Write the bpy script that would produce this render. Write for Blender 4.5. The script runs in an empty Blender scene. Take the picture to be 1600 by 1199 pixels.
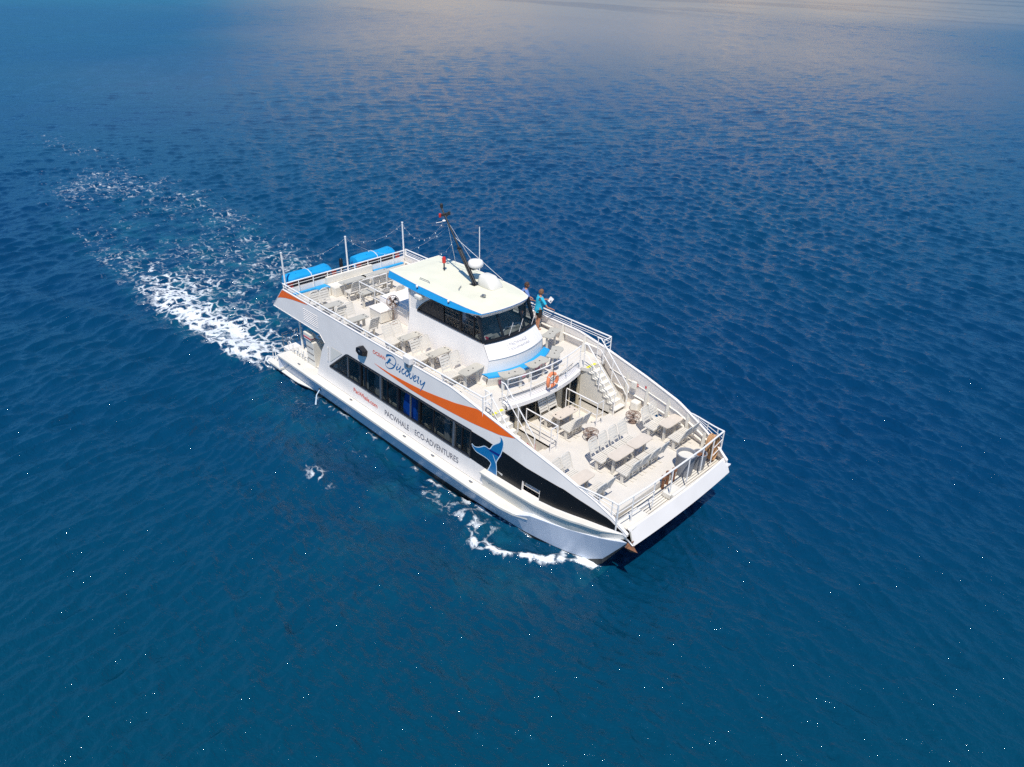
import bpy, math, random
import numpy as np
from math import sin, cos, pi, radians as R
from mathutils import Vector, Matrix
from mathutils.geometry import tessellate_polygon
random.seed(7); rng = np.random.default_rng(7)
scene = bpy.context.scene
COL = scene.collection

# ---------------------------------------------------------------- camera
YAW, PITCH, ROLL, FPX = R(134.9121), R(30.1206), R(1.5187), 1146.61
CAMLOC = Vector((29.0701, -17.2155, 17.0292))
d = Vector((cos(PITCH)*cos(YAW), cos(PITCH)*sin(YAW), -sin(PITCH)))
r_ = Vector((sin(YAW), -cos(YAW), 0)); u_ = r_.cross(d)
rx = r_*cos(ROLL)+u_*sin(ROLL); ux = -r_*sin(ROLL)+u_*cos(ROLL)
cam_d = bpy.data.cameras.new('camera'); cam = bpy.data.objects.new('camera', cam_d); COL.objects.link(cam)
cam.matrix_world = Matrix(((rx.x, ux.x, -d.x, CAMLOC.x), (rx.y, ux.y, -d.y, CAMLOC.y), (rx.z, ux.z, -d.z, CAMLOC.z), (0, 0, 0, 1)))
cam_d.sensor_width = 36; cam_d.lens = 36*FPX/1600; cam_d.clip_start = .1; cam_d.clip_end = 20000
scene.camera = cam

# ---------------------------------------------------------------- sky and sun
SUN = Vector((1.0, -1.0, 2.7)).normalized()
w = bpy.data.worlds.new('World'); scene.world = w; w.use_nodes = True
nt = w.node_tree; N = nt.nodes; L = nt.links; N.clear()
out = N.new('ShaderNodeOutputWorld'); bg = N.new('ShaderNodeBackground'); bg.inputs[1].default_value = .095
sky = N.new('ShaderNodeTexSky'); sky.sky_type = 'NISHITA'; sky.sun_disc = False
sky.sun_elevation = math.asin(SUN.z); sky.sun_rotation = math.atan2(SUN.x, SUN.y); sky.air_density = 1.0; sky.dust_density = .2; sky.ozone_density = 2.0
# a bank of warm grey cloud low over the far shore, thin wisps elsewhere
geo = N.new('ShaderNodeTexCoord'); sep = N.new('ShaderNodeSeparateXYZ'); L.new(geo.outputs['Generated'], sep.inputs[0])
dotn = N.new('ShaderNodeVectorMath'); dotn.operation = 'DOT_PRODUCT'; L.new(geo.outputs['Generated'], dotn.inputs[0])
CB = Vector((cos(R(128)), sin(R(128)), 0)).normalized(); dotn.inputs[1].default_value = CB
mr = N.new('ShaderNodeMapRange'); mr.interpolation_type = 'SMOOTHSTEP'; L.new(dotn.outputs['Value'], mr.inputs[0])
mr.inputs[1].default_value = .86; mr.inputs[2].default_value = .985
el = N.new('ShaderNodeMapRange'); el.interpolation_type = 'SMOOTHSTEP'; L.new(sep.outputs[2], el.inputs[0]); el.inputs[1].default_value = .19; el.inputs[2].default_value = .07
nz = N.new('ShaderNodeTexNoise'); nz.inputs['Scale'].default_value = 3.2; nz.inputs['Detail'].default_value = 5; L.new(geo.outputs['Generated'], nz.inputs['Vector'])
mr2 = N.new('ShaderNodeMapRange'); L.new(nz.outputs[0], mr2.inputs[0]); mr2.inputs[1].default_value = .3; mr2.inputs[2].default_value = .6
mul = N.new('ShaderNodeMath'); mul.operation = 'MULTIPLY'; mul0 = N.new('ShaderNodeMath'); mul0.operation = 'MULTIPLY'; L.new(mr.outputs[0], mul0.inputs[0]); L.new(el.outputs[0], mul0.inputs[1]); L.new(mul0.outputs[0], mul.inputs[0]); L.new(mr2.outputs[0], mul.inputs[1])
mix = N.new('ShaderNodeMix'); mix.data_type = 'RGBA'; L.new(mul.outputs[0], mix.inputs[0])
mix.inputs[7].default_value = (6.4, 5.3, 4.3, 1)
tint = N.new('ShaderNodeMix'); tint.data_type = 'RGBA'; tint.blend_type = 'MULTIPLY'; tint.inputs[0].default_value = 1; tint.inputs[7].default_value = (.46, .94, 1.42, 1); L.new(sky.outputs[0], tint.inputs[6]); hz = N.new('ShaderNodeMapRange'); hz.interpolation_type = 'SMOOTHSTEP'; L.new(sep.outputs[2], hz.inputs[0]); hz.inputs[1].default_value = .62; hz.inputs[2].default_value = .03; hz.inputs[4].default_value = 1
hmx = N.new('ShaderNodeMix'); hmx.data_type = 'RGBA'; L.new(hz.outputs[0], hmx.inputs[0]); L.new(tint.outputs[2], hmx.inputs[6]); lowc = N.new('ShaderNodeMapRange'); lowc.interpolation_type = 'SMOOTHSTEP'; L.new(sep.outputs[2], lowc.inputs[0]); lowc.inputs[1].default_value = .02; lowc.inputs[2].default_value = .24
hc2 = N.new('ShaderNodeMix'); hc2.data_type = 'RGBA'; L.new(lowc.outputs[0], hc2.inputs[0]); hc2.inputs[6].default_value = (.5, 2.0, 3.8, 1); hc2.inputs[7].default_value = (1.3, 5.0, 9.6, 1); L.new(hc2.outputs[2], hmx.inputs[7]); L.new(hmx.outputs[2], mix.inputs[6])
cmb = N.new('ShaderNodeCombineXYZ'); mxz = N.new('ShaderNodeMath'); mxz.operation = 'MAXIMUM'; mxz.inputs[1].default_value = .12; L.new(sep.outputs[2], mxz.inputs[0])
L.new(sep.outputs[0], cmb.inputs[0]); L.new(sep.outputs[1], cmb.inputs[1]); L.new(mxz.outputs[0], cmb.inputs[2]); L.new(cmb.outputs[0], sky.inputs[0])
L.new(mix.outputs[2], bg.inputs[0]); L.new(bg.outputs[0], out.inputs[0])
sl = bpy.data.lights.new('sun', 'SUN'); sl.energy = 4.7; sl.angle = R(.53); sl.color = (1, .96, .89)
so = bpy.data.objects.new('sun', sl); COL.objects.link(so); so.rotation_euler = SUN.to_track_quat('Z', 'Y').to_euler(); so.location = (0, 0, 60)
scene.view_settings.view_transform = 'Standard'; scene.view_settings.look = 'None'; scene.view_settings.exposure = 0; scene.view_settings.gamma = 1
scene.cycles.max_bounces = 8; scene.cycles.use_denoising = False; scene.cycles.use_adaptive_sampling = False; scene.cycles.sample_clamp_indirect = 3

# ---------------------------------------------------------------- materials
def mat(name, base, rough=.5, metal=0, var=.06, scale=3., spec=.5, bump=0, bscale=60, coat=0, alpha=1, stain=None):
    m = bpy.data.materials.new(name); m.use_nodes = True; t = m.node_tree; b = t.nodes['Principled BSDF']
    b.inputs['Roughness'].default_value = rough; b.inputs['Metallic'].default_value = metal
    b.inputs['Specular IOR Level'].default_value = spec; b.inputs['Coat Weight'].default_value = coat; b.inputs['Alpha'].default_value = alpha
    tc = t.nodes.new('ShaderNodeTexCoord'); n = t.nodes.new('ShaderNodeTexNoise'); n.inputs['Scale'].default_value = scale; n.inputs['Detail'].default_value = 6
    t.links.new(tc.outputs['Object'], n.inputs['Vector'])
    ra = t.nodes.new('ShaderNodeValToRGB'); ra.color_ramp.elements[0].position = .3; ra.color_ramp.elements[1].position = .7
    ra.color_ramp.elements[0].color = tuple(max(0, c*(1-var)) for c in base)+(1,); ra.color_ramp.elements[1].color = tuple(min(1, c*(1+var*.6)) for c in base)+(1,)
    t.links.new(n.outputs[0], ra.inputs[0]); c = ra.outputs[0]
    if stain:
        n3 = t.nodes.new('ShaderNodeTexNoise'); n3.inputs['Scale'].default_value = stain[1]; n3.inputs['Detail'].default_value = 8; n3.inputs['Roughness'].default_value = .7
        t.links.new(tc.outputs['Object'], n3.inputs['Vector'])
        mr = t.nodes.new('ShaderNodeMapRange'); mr.inputs[1].default_value = stain[2]; mr.inputs[2].default_value = stain[2]+.14; mr.inputs[4].default_value = stain[3]
        t.links.new(n3.outputs[0], mr.inputs[0]); mx = t.nodes.new('ShaderNodeMix'); mx.data_type = 'RGBA'
        t.links.new(mr.outputs[0], mx.inputs[0]); t.links.new(c, mx.inputs[6]); mx.inputs[7].default_value = tuple(stain[0])+(1,); c = mx.outputs[2]
    t.links.new(c, b.inputs['Base Color'])
    if bump:
        n2 = t.nodes.new('ShaderNodeTexNoise'); n2.inputs['Scale'].default_value = bscale; t.links.new(tc.outputs['Object'], n2.inputs['Vector'])
        bp = t.nodes.new('ShaderNodeBump'); bp.inputs['Strength'].default_value = bump; bp.inputs['Distance'].default_value = .01
        t.links.new(n2.outputs[0], bp.inputs['Height']); t.links.new(bp.outputs[0], b.inputs['Normal'])
    return m
M = {}
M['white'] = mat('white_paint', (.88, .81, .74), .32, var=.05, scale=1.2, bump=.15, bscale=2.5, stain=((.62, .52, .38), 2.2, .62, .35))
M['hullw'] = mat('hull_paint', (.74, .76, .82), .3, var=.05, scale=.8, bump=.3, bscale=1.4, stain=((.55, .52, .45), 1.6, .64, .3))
M['boot'] = mat('black_antifouling', (.018, .02, .022), .5, var=.3)
M['black'] = mat('black_wrap', (.006, .006, .007), .28, var=.3, scale=2)
M['blackf'] = mat('black_frame', (.01, .01, .012), .35)
M['orange'] = mat('orange_wrap', (.95, .15, .012), .35, var=.05)
M['deck'] = mat('cream_nonskid_deck', (.65, .60, .53), .75, var=.06, scale=1.6, bump=.4, bscale=90, stain=((.60, .47, .36), 3.1, .60, .5))
M['cream'] = mat('cream_paint', (.74, .69, .60), .5, var=.06, scale=2, stain=((.58, .44, .30), 4, .62, .4))
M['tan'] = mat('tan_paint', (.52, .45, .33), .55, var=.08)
M['roof'] = mat('cream_roof_paint', (.76, .72, .55), .5, var=.05, scale=1.5, bump=.2, bscale=40, stain=((.66, .55, .38), 5, .63, .45))
M['blue'] = mat('sky_blue_paint', (.018, .33, .68), .4, var=.06)
M['bluefab'] = mat('blue_vinyl', (.008, .31, .62), .5, var=.1, scale=4, bump=.3, bscale=12)
M['rail'] = mat('white_railing', (.84, .80, .75), .35)
M['steel'] = mat('grey_steel', (.35, .35, .36), .3, .8)
M['dark'] = mat('dark_rubber', (.03, .03, .032), .7)
M['plastic'] = mat('ivory_plastic', (.66, .61, .53), .45, var=.05, scale=5)
M['table'] = mat('beige_table_top', (.50, .46, .38), .4, var=.06, scale=5)
M['table2'] = mat('sand_table_top', (.66, .56, .45), .45, var=.06, scale=5)
M['buoy'] = mat('faded_orange_foam', (.80, .24, .10), .6, var=.1)
M['red'] = mat('red_plastic', (.55, .03, .02), .4)
M['redsign'] = mat('red_sign', (.6, .02, .05), .4)
M['pink'] = mat('pink_label', (.55, .2, .25), .5)
M['yellow'] = mat('yellow_sign', (.75, .68, .05), .5)
M['rope'] = mat('tan_rope', (.58, .33, .16), .9, var=.35, scale=30, bump=.8, bscale=80)
M['rust'] = mat('rusty_steel', (.22, .09, .04), .8, var=.4, scale=12, bump=.6)
M['wire'] = mat('brown_wire', (.25, .17, .13), .6)
M['grey'] = mat('grey_plastic', (.22, .225, .24), .6)
M['greyfloor'] = mat('grey_liner', (.3, .3, .31), .7)
M['skin'] = mat('tanned_skin', (.45, .20, .11), .55, var=.1, scale=12)
M['cyan'] = mat('turquoise_shirt', (.02, .42, .60), .8, var=.08, scale=8, bump=.6, bscale=14)
M['bluegrey'] = mat('blue_grey_shirt', (.13, .22, .46), .8, var=.08, scale=8, bump=.6, bscale=14)
M['shorts'] = mat('black_shorts', (.018, .014, .014), .85)
M['hair'] = mat('brown_hair', (.07, .035, .02), .7, var=.4, scale=30)
M['hair2'] = mat('light_brown_hair', (.20, .10, .05), .7, var=.4, scale=30)
M['lblue'] = mat('letter_blue', (.005, .15, .36), .4, var=.1)
M['lred'] = mat('letter_red', (.75, .12, .08), .4)
M['lgrey'] = mat('letter_grey', (.09, .10, .14), .4)
M['llight'] = mat('letter_light_grey', (.48, .48, .50), .5)
M['whale'] = mat('whale_blue', (.005, .15, .36), .35, var=.1, scale=4)
M['navy'] = mat('navy_band', (.005, .02, .18), .35)
M['wline'] = mat('pale_outline', (.70, .80, .85), .4)
M['bulb'] = mat('clear_bulb', (.8, .8, .78), .15)
M['inter'] = mat('cabin_interior', (.42, .39, .33), .7, var=.3)
M['interb'] = mat('vivid_blue_fabric', (.01, .13, .75), .5)
M['lgrey2'] = mat('grey_curtain', (.34, .34, .33), .8)
M['net'] = mat('slat_shadow_gap', (.16, .13, .11), .8)
def glassmat():
    m = bpy.data.materials.new('tinted_glass'); m.use_nodes = True; t = m.node_tree; t.nodes.clear()
    o = t.nodes.new('ShaderNodeOutputMaterial'); mx = t.nodes.new('ShaderNodeMixShader'); tr = t.nodes.new('ShaderNodeBsdfTransparent'); gl = t.nodes.new('ShaderNodeBsdfGlossy')
    fr = t.nodes.new('ShaderNodeLayerWeight'); fr.inputs[0].default_value = .5; pw = t.nodes.new('ShaderNodeMath'); pw.operation = 'POWER'; pw.inputs[1].default_value = 4.5; t.links.new(fr.outputs['Facing'], pw.inputs[0]); ad = t.nodes.new('ShaderNodeMath'); ad.operation = 'ADD'; ad.inputs[1].default_value = .05; t.links.new(pw.outputs[0], ad.inputs[0]); tr.inputs[0].default_value = (.50, .54, .56, 1); gl.inputs['Roughness'].default_value = .04
    n = t.nodes.new('ShaderNodeTexNoise'); n.inputs['Scale'].default_value = .8; b = t.nodes.new('ShaderNodeBump'); b.inputs['Strength'].default_value = .05
    t.links.new(n.outputs[0], b.inputs['Height']); t.links.new(b.outputs[0], gl.inputs['Normal'])
    t.links.new(ad.outputs[0], mx.inputs[0]); t.links.new(tr.outputs[0], mx.inputs[1]); t.links.new(gl.outputs[0], mx.inputs[2]); t.links.new(mx.outputs[0], o.inputs[0])
    return m
M['glass'] = glassmat()

# ---------------------------------------------------------------- mesh builder
class MB:
    def __init__(s): s.v = []; s.f = []; s.m = []; s.sm = []
    def add(s, vs, fs, mi=0, smooth=False):
        o = len(s.v); s.v += [tuple(v) for v in vs]; s.f += [tuple(i+o for i in f) for f in fs]; s.m += [mi]*len(fs); s.sm += [smooth]*len(fs); return s
    def box(s, a, b, mi=0, rot=None, c=None):
        vs = [Vector((x, y, z)) for x in (a[0], b[0]) for y in (a[1], b[1]) for z in (a[2], b[2])]
        if rot is not None:
            c = Vector(c) if c is not None else (Vector(a)+Vector(b))/2; vs = [c+rot@(v-c) for v in vs]
        return s.add(vs, [(0, 1, 3, 2), (4, 6, 7, 5), (0, 4, 5, 1), (2, 3, 7, 6), (0, 2, 6, 4), (1, 5, 7, 3)], mi)
    def tube(s, pts, rad, n=8, mi=0, closed=False, caps=True):
        pts = [Vector(p) for p in pts]; k = len(pts); rad = rad if isinstance(rad, (list, tuple)) else [rad]*k
        vs = []; prev = None
        for i, p in enumerate(pts):
            a = pts[(i-1) % k] if (closed or i > 0) else p; b = pts[(i+1) % k] if (closed or i < k-1) else p
            t = (b-a); t = t.normalized() if t.length > 1e-9 else Vector((0, 0, 1))
            if prev is None: nrm = t.orthogonal().normalized()
            else:
                nrm = prev-t*prev.dot(t); nrm = nrm.normalized() if nrm.length > 1e-6 else t.orthogonal().normalized()
            prev = nrm; bn = t.cross(nrm)
            vs += [p+(nrm*cos(2*pi*j/n)+bn*sin(2*pi*j/n))*rad[i] for j in range(n)]
        fs = [(i*n+j, i*n+(j+1) % n, ((i+1) % k)*n+(j+1) % n, ((i+1) % k)*n+j) for i in range(k if closed else k-1) for j in range(n)]
        if caps and not closed: fs += [tuple(range(n))[::-1], tuple((k-1)*n+j for j in range(n))]
        return s.add(vs, fs, mi, True)
    def prism(s, pts, z0, z1, mi=0, mit=None):
        n = len(pts); vs = [(p[0], p[1], z0) for p in pts]+[(p[0], p[1], z1) for p in pts]
        tri = tessellate_polygon([[Vector((p[0], p[1], 0)) for p in pts]])
        s.add(vs, [(i, (i+1) % n, (i+1) % n+n, i+n) for i in range(n)], mi)
        s.add(vs[n:], [tuple(t) for t in tri], mi if mit is None else mit); s.add(vs[:n], [tuple(t)[::-1] for t in tri], mi); return s
    def loft(s, rings, mi=0, closed=False, caps=False, smooth=False):
        n = len(rings[0]); vs = [p for r in rings for p in r]; m = n if closed else n-1
        fs = [(i*n+j, i*n+(j+1) % n, (i+1)*n+(j+1) % n, (i+1)*n+j) for i in range(len(rings)-1) for j in range(m)]
        if caps: fs += [tuple(range(n))[::-1], tuple((len(rings)-1)*n+j for j in range(n))]
        return s.add(vs, fs, mi, smooth)
    def lathe(s, prof, c=(0, 0, 0), n=24, mi=0, ax='z'):
        rings = []
        for rr, z in prof:
            ring = []
            for j in range(n):
                a = 2*pi*j/n; p = (rr*cos(a), rr*sin(a), z)
                if ax == 'x': p = (p[2], p[0], p[1])
                if ax == 'y': p = (p[0], p[2], p[1])
                ring.append((c[0]+p[0], c[1]+p[1], c[2]+p[2]))
            rings.append(ring)
        return s.loft(rings, mi, closed=True, caps=True, smooth=True)
def part(name, mb, mats, parent=None, bevel=0, label=None):
    me = bpy.data.meshes.new(name); me.from_pydata(mb.v, [], mb.f); me.update()
    for m in (mats if isinstance(mats, (list, tuple)) else [mats]): me.materials.append(M[m])
    me.polygons.foreach_set('material_index', mb.m); me.polygons.foreach_set('use_smooth', mb.sm)
    o = bpy.data.objects.new(name, me); COL.objects.link(o)
    if any(mb.sm):
        try: me.set_sharp_from_angle(angle=R(40))
        except Exception: pass
    if parent: o.parent = parent
    if bevel:
        b = o.modifiers.new('Bevel', 'BEVEL'); b.width = bevel; b.segments = 2; b.limit_method = 'ANGLE'
    if label: o['label'] = label
    return o
def tag(o, label=None, cat=None, group=None, kind=None):
    if label: o['label'] = label
    if cat: o['category'] = cat
    if group: o['group'] = group
    if kind: o['kind'] = kind
    return o
def thing(name, label, cat, loc=(0, 0, 0), rz=0, group=None):
    o = bpy.data.objects.new(name, None); COL.objects.link(o); o.location = loc; o.rotation_euler = (0, 0, rz); o.empty_display_size = .3
    return tag(o, label, cat, group)
def dup(root, loc, rz, label, group=None):
    r = root.copy(); COL.objects.link(r); r.location = loc; r.rotation_euler = (0, 0, rz); r['label'] = label
    if group: r['group'] = group
    for ch in list(root.children):
        c = ch.copy(); COL.objects.link(c); c.parent = r
        for g in ch.children:
            q = g.copy(); COL.objects.link(q); q.parent = c
    return r
interp = np.interp

# ---------------------------------------------------------------- the ferry
F = thing('catamaran_ferry', 'white two-deck passenger catamaran with orange swoosh, the only vessel on the water', 'ferry')
XS = [0, 12.3, 13.7, 15.7, 17.3, 17.9, 18.54, 19.2, 19.6, 19.9]
YS = [3.35, 3.35, 3.34, 3.27, 3.18, 3.1, 3.0, 2.9, 2.84, 2.8]
ZS = [4.25, 4.25, 4.02, 3.64, 3.29, 3.08, 2.85, 2.53, 2.25, 2.05]
def ysh(x): return float(interp(x, XS, YS))
def zsh(x): return float(interp(x, XS, ZS)) if x > .9 else float(interp(x, [0, .9], [3.25, 4.25]))
def W(x, z): return ysh(x)+float(interp(x, [0, 14, 18, 20], [.07, .07, .13, .13]))*(float(interp(x, XS, ZS))-z)
def strip(mb, s, x0, x1, lo, hi, off=0, step=.12, nz=1, mi=0, brk=()):
    xs = sorted(set([x0, x1]+[b for b in brk if x0 < b < x1]+list(np.arange(x0, x1, step))))
    rings = []
    for x in xs:
        a, b = lo(x), max(hi(x), lo(x)+1e-4)
        rings.append([(x, s*(W(x, a+(b-a)*k/nz)+off), a+(b-a)*k/nz) for k in range(nz+1)])
    if s > 0: rings = rings[::-1]
    mb.loft(rings, mi)
UD, MD = 3.54, 2.10      # upper and fore deck levels
# window opening curves
def wb(x): return float(interp(x, [4.5, 13.5], [1.94, 1.94])) if x >= 4.5 else 2.2
def wt(x): return float(interp(x, [4.5, 5.75, 5.95, 14], [1.95, 2.93, 3.03, 3.05]))
def wall_lo(x): return 1.18 if x < 14.2 else float(interp(x, [14.2, 16.6, 18.5, 19.6, 19.9], [1.8, 1.86, 2.05, 2.1, 2.0]))
def edge_lo(x):  # underside of the side wall aft
    return float(interp(x, [0, 3.85, 4.22], [3.22, 3.2, 2.9]))
def edge_up(x): return float(interp(x, [3.5, 3.97, 4.22], [1.18, 2.5, 2.9]))
for s, nm in ((-1, 'starboard'), (1, 'port')):
    mb = MB()
    B = (3.85, 3.97, 4.22, 4.5, 5.75, 5.95, 13.45, 12.3, 13.7, 15.7, .9)
    for off in (0, -.07):
        strip(mb, s, 0, 4.22, edge_lo, zsh, off, brk=B)
        strip(mb, s, 3.5, 4.22, lambda x: 1.18, edge_up, off, brk=B)
        strip(mb, s, 4.22, 4.5, wall_lo, zsh, off, brk=B)
        strip(mb, s, 4.5, 13.45, wall_lo, wb, off, brk=B); strip(mb, s, 4.5, 13.45, wt, zsh, off, brk=B)
        strip(mb, s, 13.45, 15.9, wall_lo, zsh, off, brk=B)
        strip(mb, s, 15.9, 16.62, wall_lo, lambda x: 1.93, off, brk=B); strip(mb, s, 15.9, 16.62, lambda x: 2.3, zsh, off, brk=B)
        strip(mb, s, 16.62, 19.75, wall_lo, zsh, off, brk=B)
    # caps, reveals
    for xs_, zf in (([0, .9]+list(np.arange(1, 19.75, .2))+[19.75], zsh), ([0, 3.85, 4.22], edge_lo)):
        rr = [[(x, s*(W(x, zf(x))+.012), zf(x)+.012), (x, s*(W(x, zf(x))-.085), zf(x)+.012)] for x in xs_]
        mb.loft(rr); mb.loft([[(p[0], p[1], p[2]-.03) for p in r] for r in rr])
        for k in (0, 1): mb.loft([[r[k], (r[k][0], r[k][1], r[k][2]-.03)] for r in rr])
    for a, b in (((15.9, 1.9), (15.9, 2.3)), ((15.9, 2.3), (16.62, 2.3)), ((16.62, 2.3), (16.62, 1.9)), ((4.22, 2.9), (3.5, 1.18)), ((0, 3.22), (0, 3.25)), ((15.9, 1.93), (16.62, 1.93)), ((4.5, 1.94), (13.45, 1.94)), ((5.9, 3.03), (13.45, 3.03))):
        mb.add([(a[0], s*W(*a), a[1]), (b[0], s*W(*b), b[1]), (b[0], s*(W(*b)-.07), b[1]), (a[0], s*(W(*a)-.07), a[1])], [(0, 1, 2, 3)])
    sw = part('side_wall', mb, 'white', F)
    # black band of the fore body with its window strip surround
    mb = MB()
    kt = lambda x: float(interp(x, [13.4, 14, 15.3, 16, 17.5, 18, 18.5, 19.1, 19.62], [3.04, 3.03, 2.92, 2.84, 2.79, 2.68, 2.58, 2.45, 2.17]))
    kb = lambda x: float(interp(x, [13.4, 14.2, 16.6, 18.5, 19.62], [1.95, 1.9, 1.93, 2.1, 2.16]))
    strip(mb, s, 13.4, 15.88, kb, kt, .006); strip(mb, s, 15.88, 16.64, lambda x: 2.3, kt, .006); strip(mb, s, 16.64, 19.62, kb, kt, .006)
    part('black_band', mb, 'black', F)
    mb = MB()
    o_ = .02
    path = [(4.56, 1.96), (5.8, 2.95), (5.95, 3.0), (13.42, 3.02), (13.42, 1.98), (4.56, 1.96)]
    for (a, b) in zip(path[:-1], path[1:]):
        n_ = max(1, int(abs(b[0]-a[0])/.5)); pts = [(a[0]+(b[0]-a[0])*k/n_, a[1]+(b[1]-a[1])*k/n_) for k in range(n_+1)]
        mb.tube([(p[0], s*(W(*p)-.02), p[1]) for p in pts], .055, 6)
    fr = part('window_frame', mb, 'blackf', F)
    # cabin panes with mullions
    cuts = [4.6, 5.9, 6.83, 7.15, 8.2, 8.6, 9.3, 10.05, 10.6, 11.4, 12.55, 12.95, 13.4]
    for i, (a, b) in enumerate(zip(cuts[:-1], cuts[1:])):
        g = MB(); lo_ = lambda x: 1.98; hi_ = lambda x: wt(x)-.03
        strip(g, s, a+.03, b-.03, lo_, hi_, -.03, step=.3)
        pn = part('window_pane', g, 'glass', fr)
        if i:
            g = MB(); wdt = .035 if i % 2 else .07
            g.box((a-wdt, s*W(a, 2)-.05*1-.0, 1.97), (a+wdt, s*W(a, 2)+.0, 2.0))
            g = MB(); p0 = Vector((a, s*(W(a, 1.97)-.02), 1.97)); p1 = Vector((a, s*(W(a, wt(a))-.02), wt(a)-.01))
            g.tube([p0, p1], wdt, 4); part('mullion', g, 'steel' if i % 3 == 1 else 'blackf', fr)
    # rubbing shelf forward
    mb = MB(); rings = []
    for x in np.linspace(14.15, 19.72, 40):
        zi = float(interp(x, [14.15, 16.6, 18.5, 19.6, 19.9], [1.88, 1.9, 2.08, 2.12, 2.06])); yi = W(min(x, 19.75), zi)-.02
        yo = yi+float(interp(x, [14.15, 18, 19.0, 19.7], [.26, .27, .2, .0])); zb = float(interp(x, [14.15, 16.0, 16.5, 17.7, 18.25, 19.04, 19.84], [1.15, 1.14, 1.3, 1.42, 1.5, 1.66, 1.97]))
        sk = float(interp(x, [18.8, 19.85], [1, .1])); rings.append([(x, s*yi, zi), (x, s*yo, zi-.02), (x, s*(yo-.005), zi-.09*sk), (x, s*(yo-.05*sk), zi-.10*sk), (x, s*(yo-.19*sk), min(zb, zi-.11*sk))])
    mb.loft(rings if s < 0 else rings[::-1]); mb.add([p for p in rings[0]]+[(14.15, s*W(14.15, 1.2), 1.2)], [(0, 1, 2, 3, 4, 5)])
    part('rubbing_shelf', mb, 'cream' if s < 0 else 'white', F)
    # hull of this side
    mb = MB(); rings = []
    xs_ = [-.35, 0, .69, .71, 2, 5, 8, 11, 13.5, 14.5, 15.3, 16.0, 16.5, 17.2, 17.8, 18.4, 18.9, 19.3, 19.6, 19.84]
    for x in xs_:
        yb_ = float(interp(x, [0, 12.5, 15.9, 16.9, 17.6, 18.1, 18.7, 19.84], [3.63, 3.63, 3.41, 3.26, 3.11, 2.95, 2.70, 2.90])); yw = yb_-.07
        zl = float(interp(x, [-.35, 16.0, 16.5, 17.7, 18.25, 19.04, 19.84], [1.14, 1.14, 1.32, 1.44, 1.52, 1.68, 1.98]))
        if x < .7: zl = .42
        yl = float(interp(x, [0, 13.5, 15.3, 16.0, 16.5, 17.7, 18.25, 19.04, 19.84], [3.93, 3.93, 3.88, 3.75, 3.61, 3.36, 3.22, 3.05, 2.93]))
        zk = float(interp(x, [0, 17.5, 18.62, 19.84], [-1, -.9, -.1, 1.9])); zw = max(zk, 0)
        if x > 18.62: yw = yb_-.005
        yi = float(interp(x, [0, 14, 17, 18.62, 19.84], [2.0, 2.1, 2.4, 2.6, 2.9]))
        zb = float(interp(x, [17.5, 18.7, 19.84], [.26, .27, 1.93])); zb = max(zb, zw+.001)
        k_ = .12 if x < 18.62 else .0
        rings.append([(x, s*(yi), zl-.02), (x, s*(yi), zb), (x, s*(yi+.25*max(0, (18.6-x)/18)), zk), (x, s*(yw-.15*max(0, min(1, 18.6-x))), zk), (x, s*(yw), zw+.0005), (x, s*yb_, zb), (x, s*yl, zl-.1 if x < 15.9 else zl-.015), (x, s*yl, zl)])
    R2 = rings if s > 0 else [r for r in rings]
    n = 8
    for j in range(7):
        mb.loft([[r[j], r[j+1]] for r in R2], 1 if j in (1, 2, 3, 4) else 0, smooth=False)
    mb.add(rings[0], [tuple(range(8))], 0); mb.loft([[r[7], r[0]] for r in R2])
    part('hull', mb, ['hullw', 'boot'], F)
    # side ledge
    mb = MB()
    lx = [.7, 3, 6, 9, 12, 14, 15.3, 15.85, 16.05, 16.35]
    lo_ = [3.95, 3.95, 3.95, 3.95, 3.95, 3.94, 3.89, 3.8, 3.72, 3.6]
    mb.loft([[(x, s*3.3, 1.16), (x, s*(y-.02), 1.16), (x, s*y, 1.145), (x, s*y, 1.06), (x, s*(y-.1), 1.0)] for x, y in zip(lx, lo_)])
    mb.add([(.7, s*3.3, 1.16), (.7, s*3.9, 1.16), (.7, s*3.9, 1.0), (.7, s*3.3, .4)], [(0, 1, 2, 3)])
    part('side_ledge', mb, 'cream', F)
    # stern platform with lower step
    mb = MB(); mb.box((-.35, s*2.0, .34), (.72, s*3.95, .44)) if s > 0 else mb.box((-.35, -3.95, .34), (.72, -2.0, .44))
    mb.loft([[(x, s*3.6, .14), (x, s*(3.83-.2*max(0, x-2)), .17), (x, s*(3.85-.2*max(0, x-2)), .23), (x, s*(3.81-.2*max(0, x-2)), .26), (x, s*3.56, .27)] for x in np.linspace(-.4, 3.2, 14)])
    part('swim_step', mb, 'cream', F, bevel=.015)
# tunnel underside / transom / bridge deck
mb = MB(); mb.box((.1, -3.3, .95), (15.5, 3.3, 1.12)); mb.box((15.5, -2.5, .95), (18.6, 2.5, 1.12)); part('bridge_deck', mb, 'white', F)
mb = MB(); mb.box((.72, -3.28, 1.16), (13.3, 3.28, 1.2), 0)
part('lower_cabin_floor', mb, 'deck', F)

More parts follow.
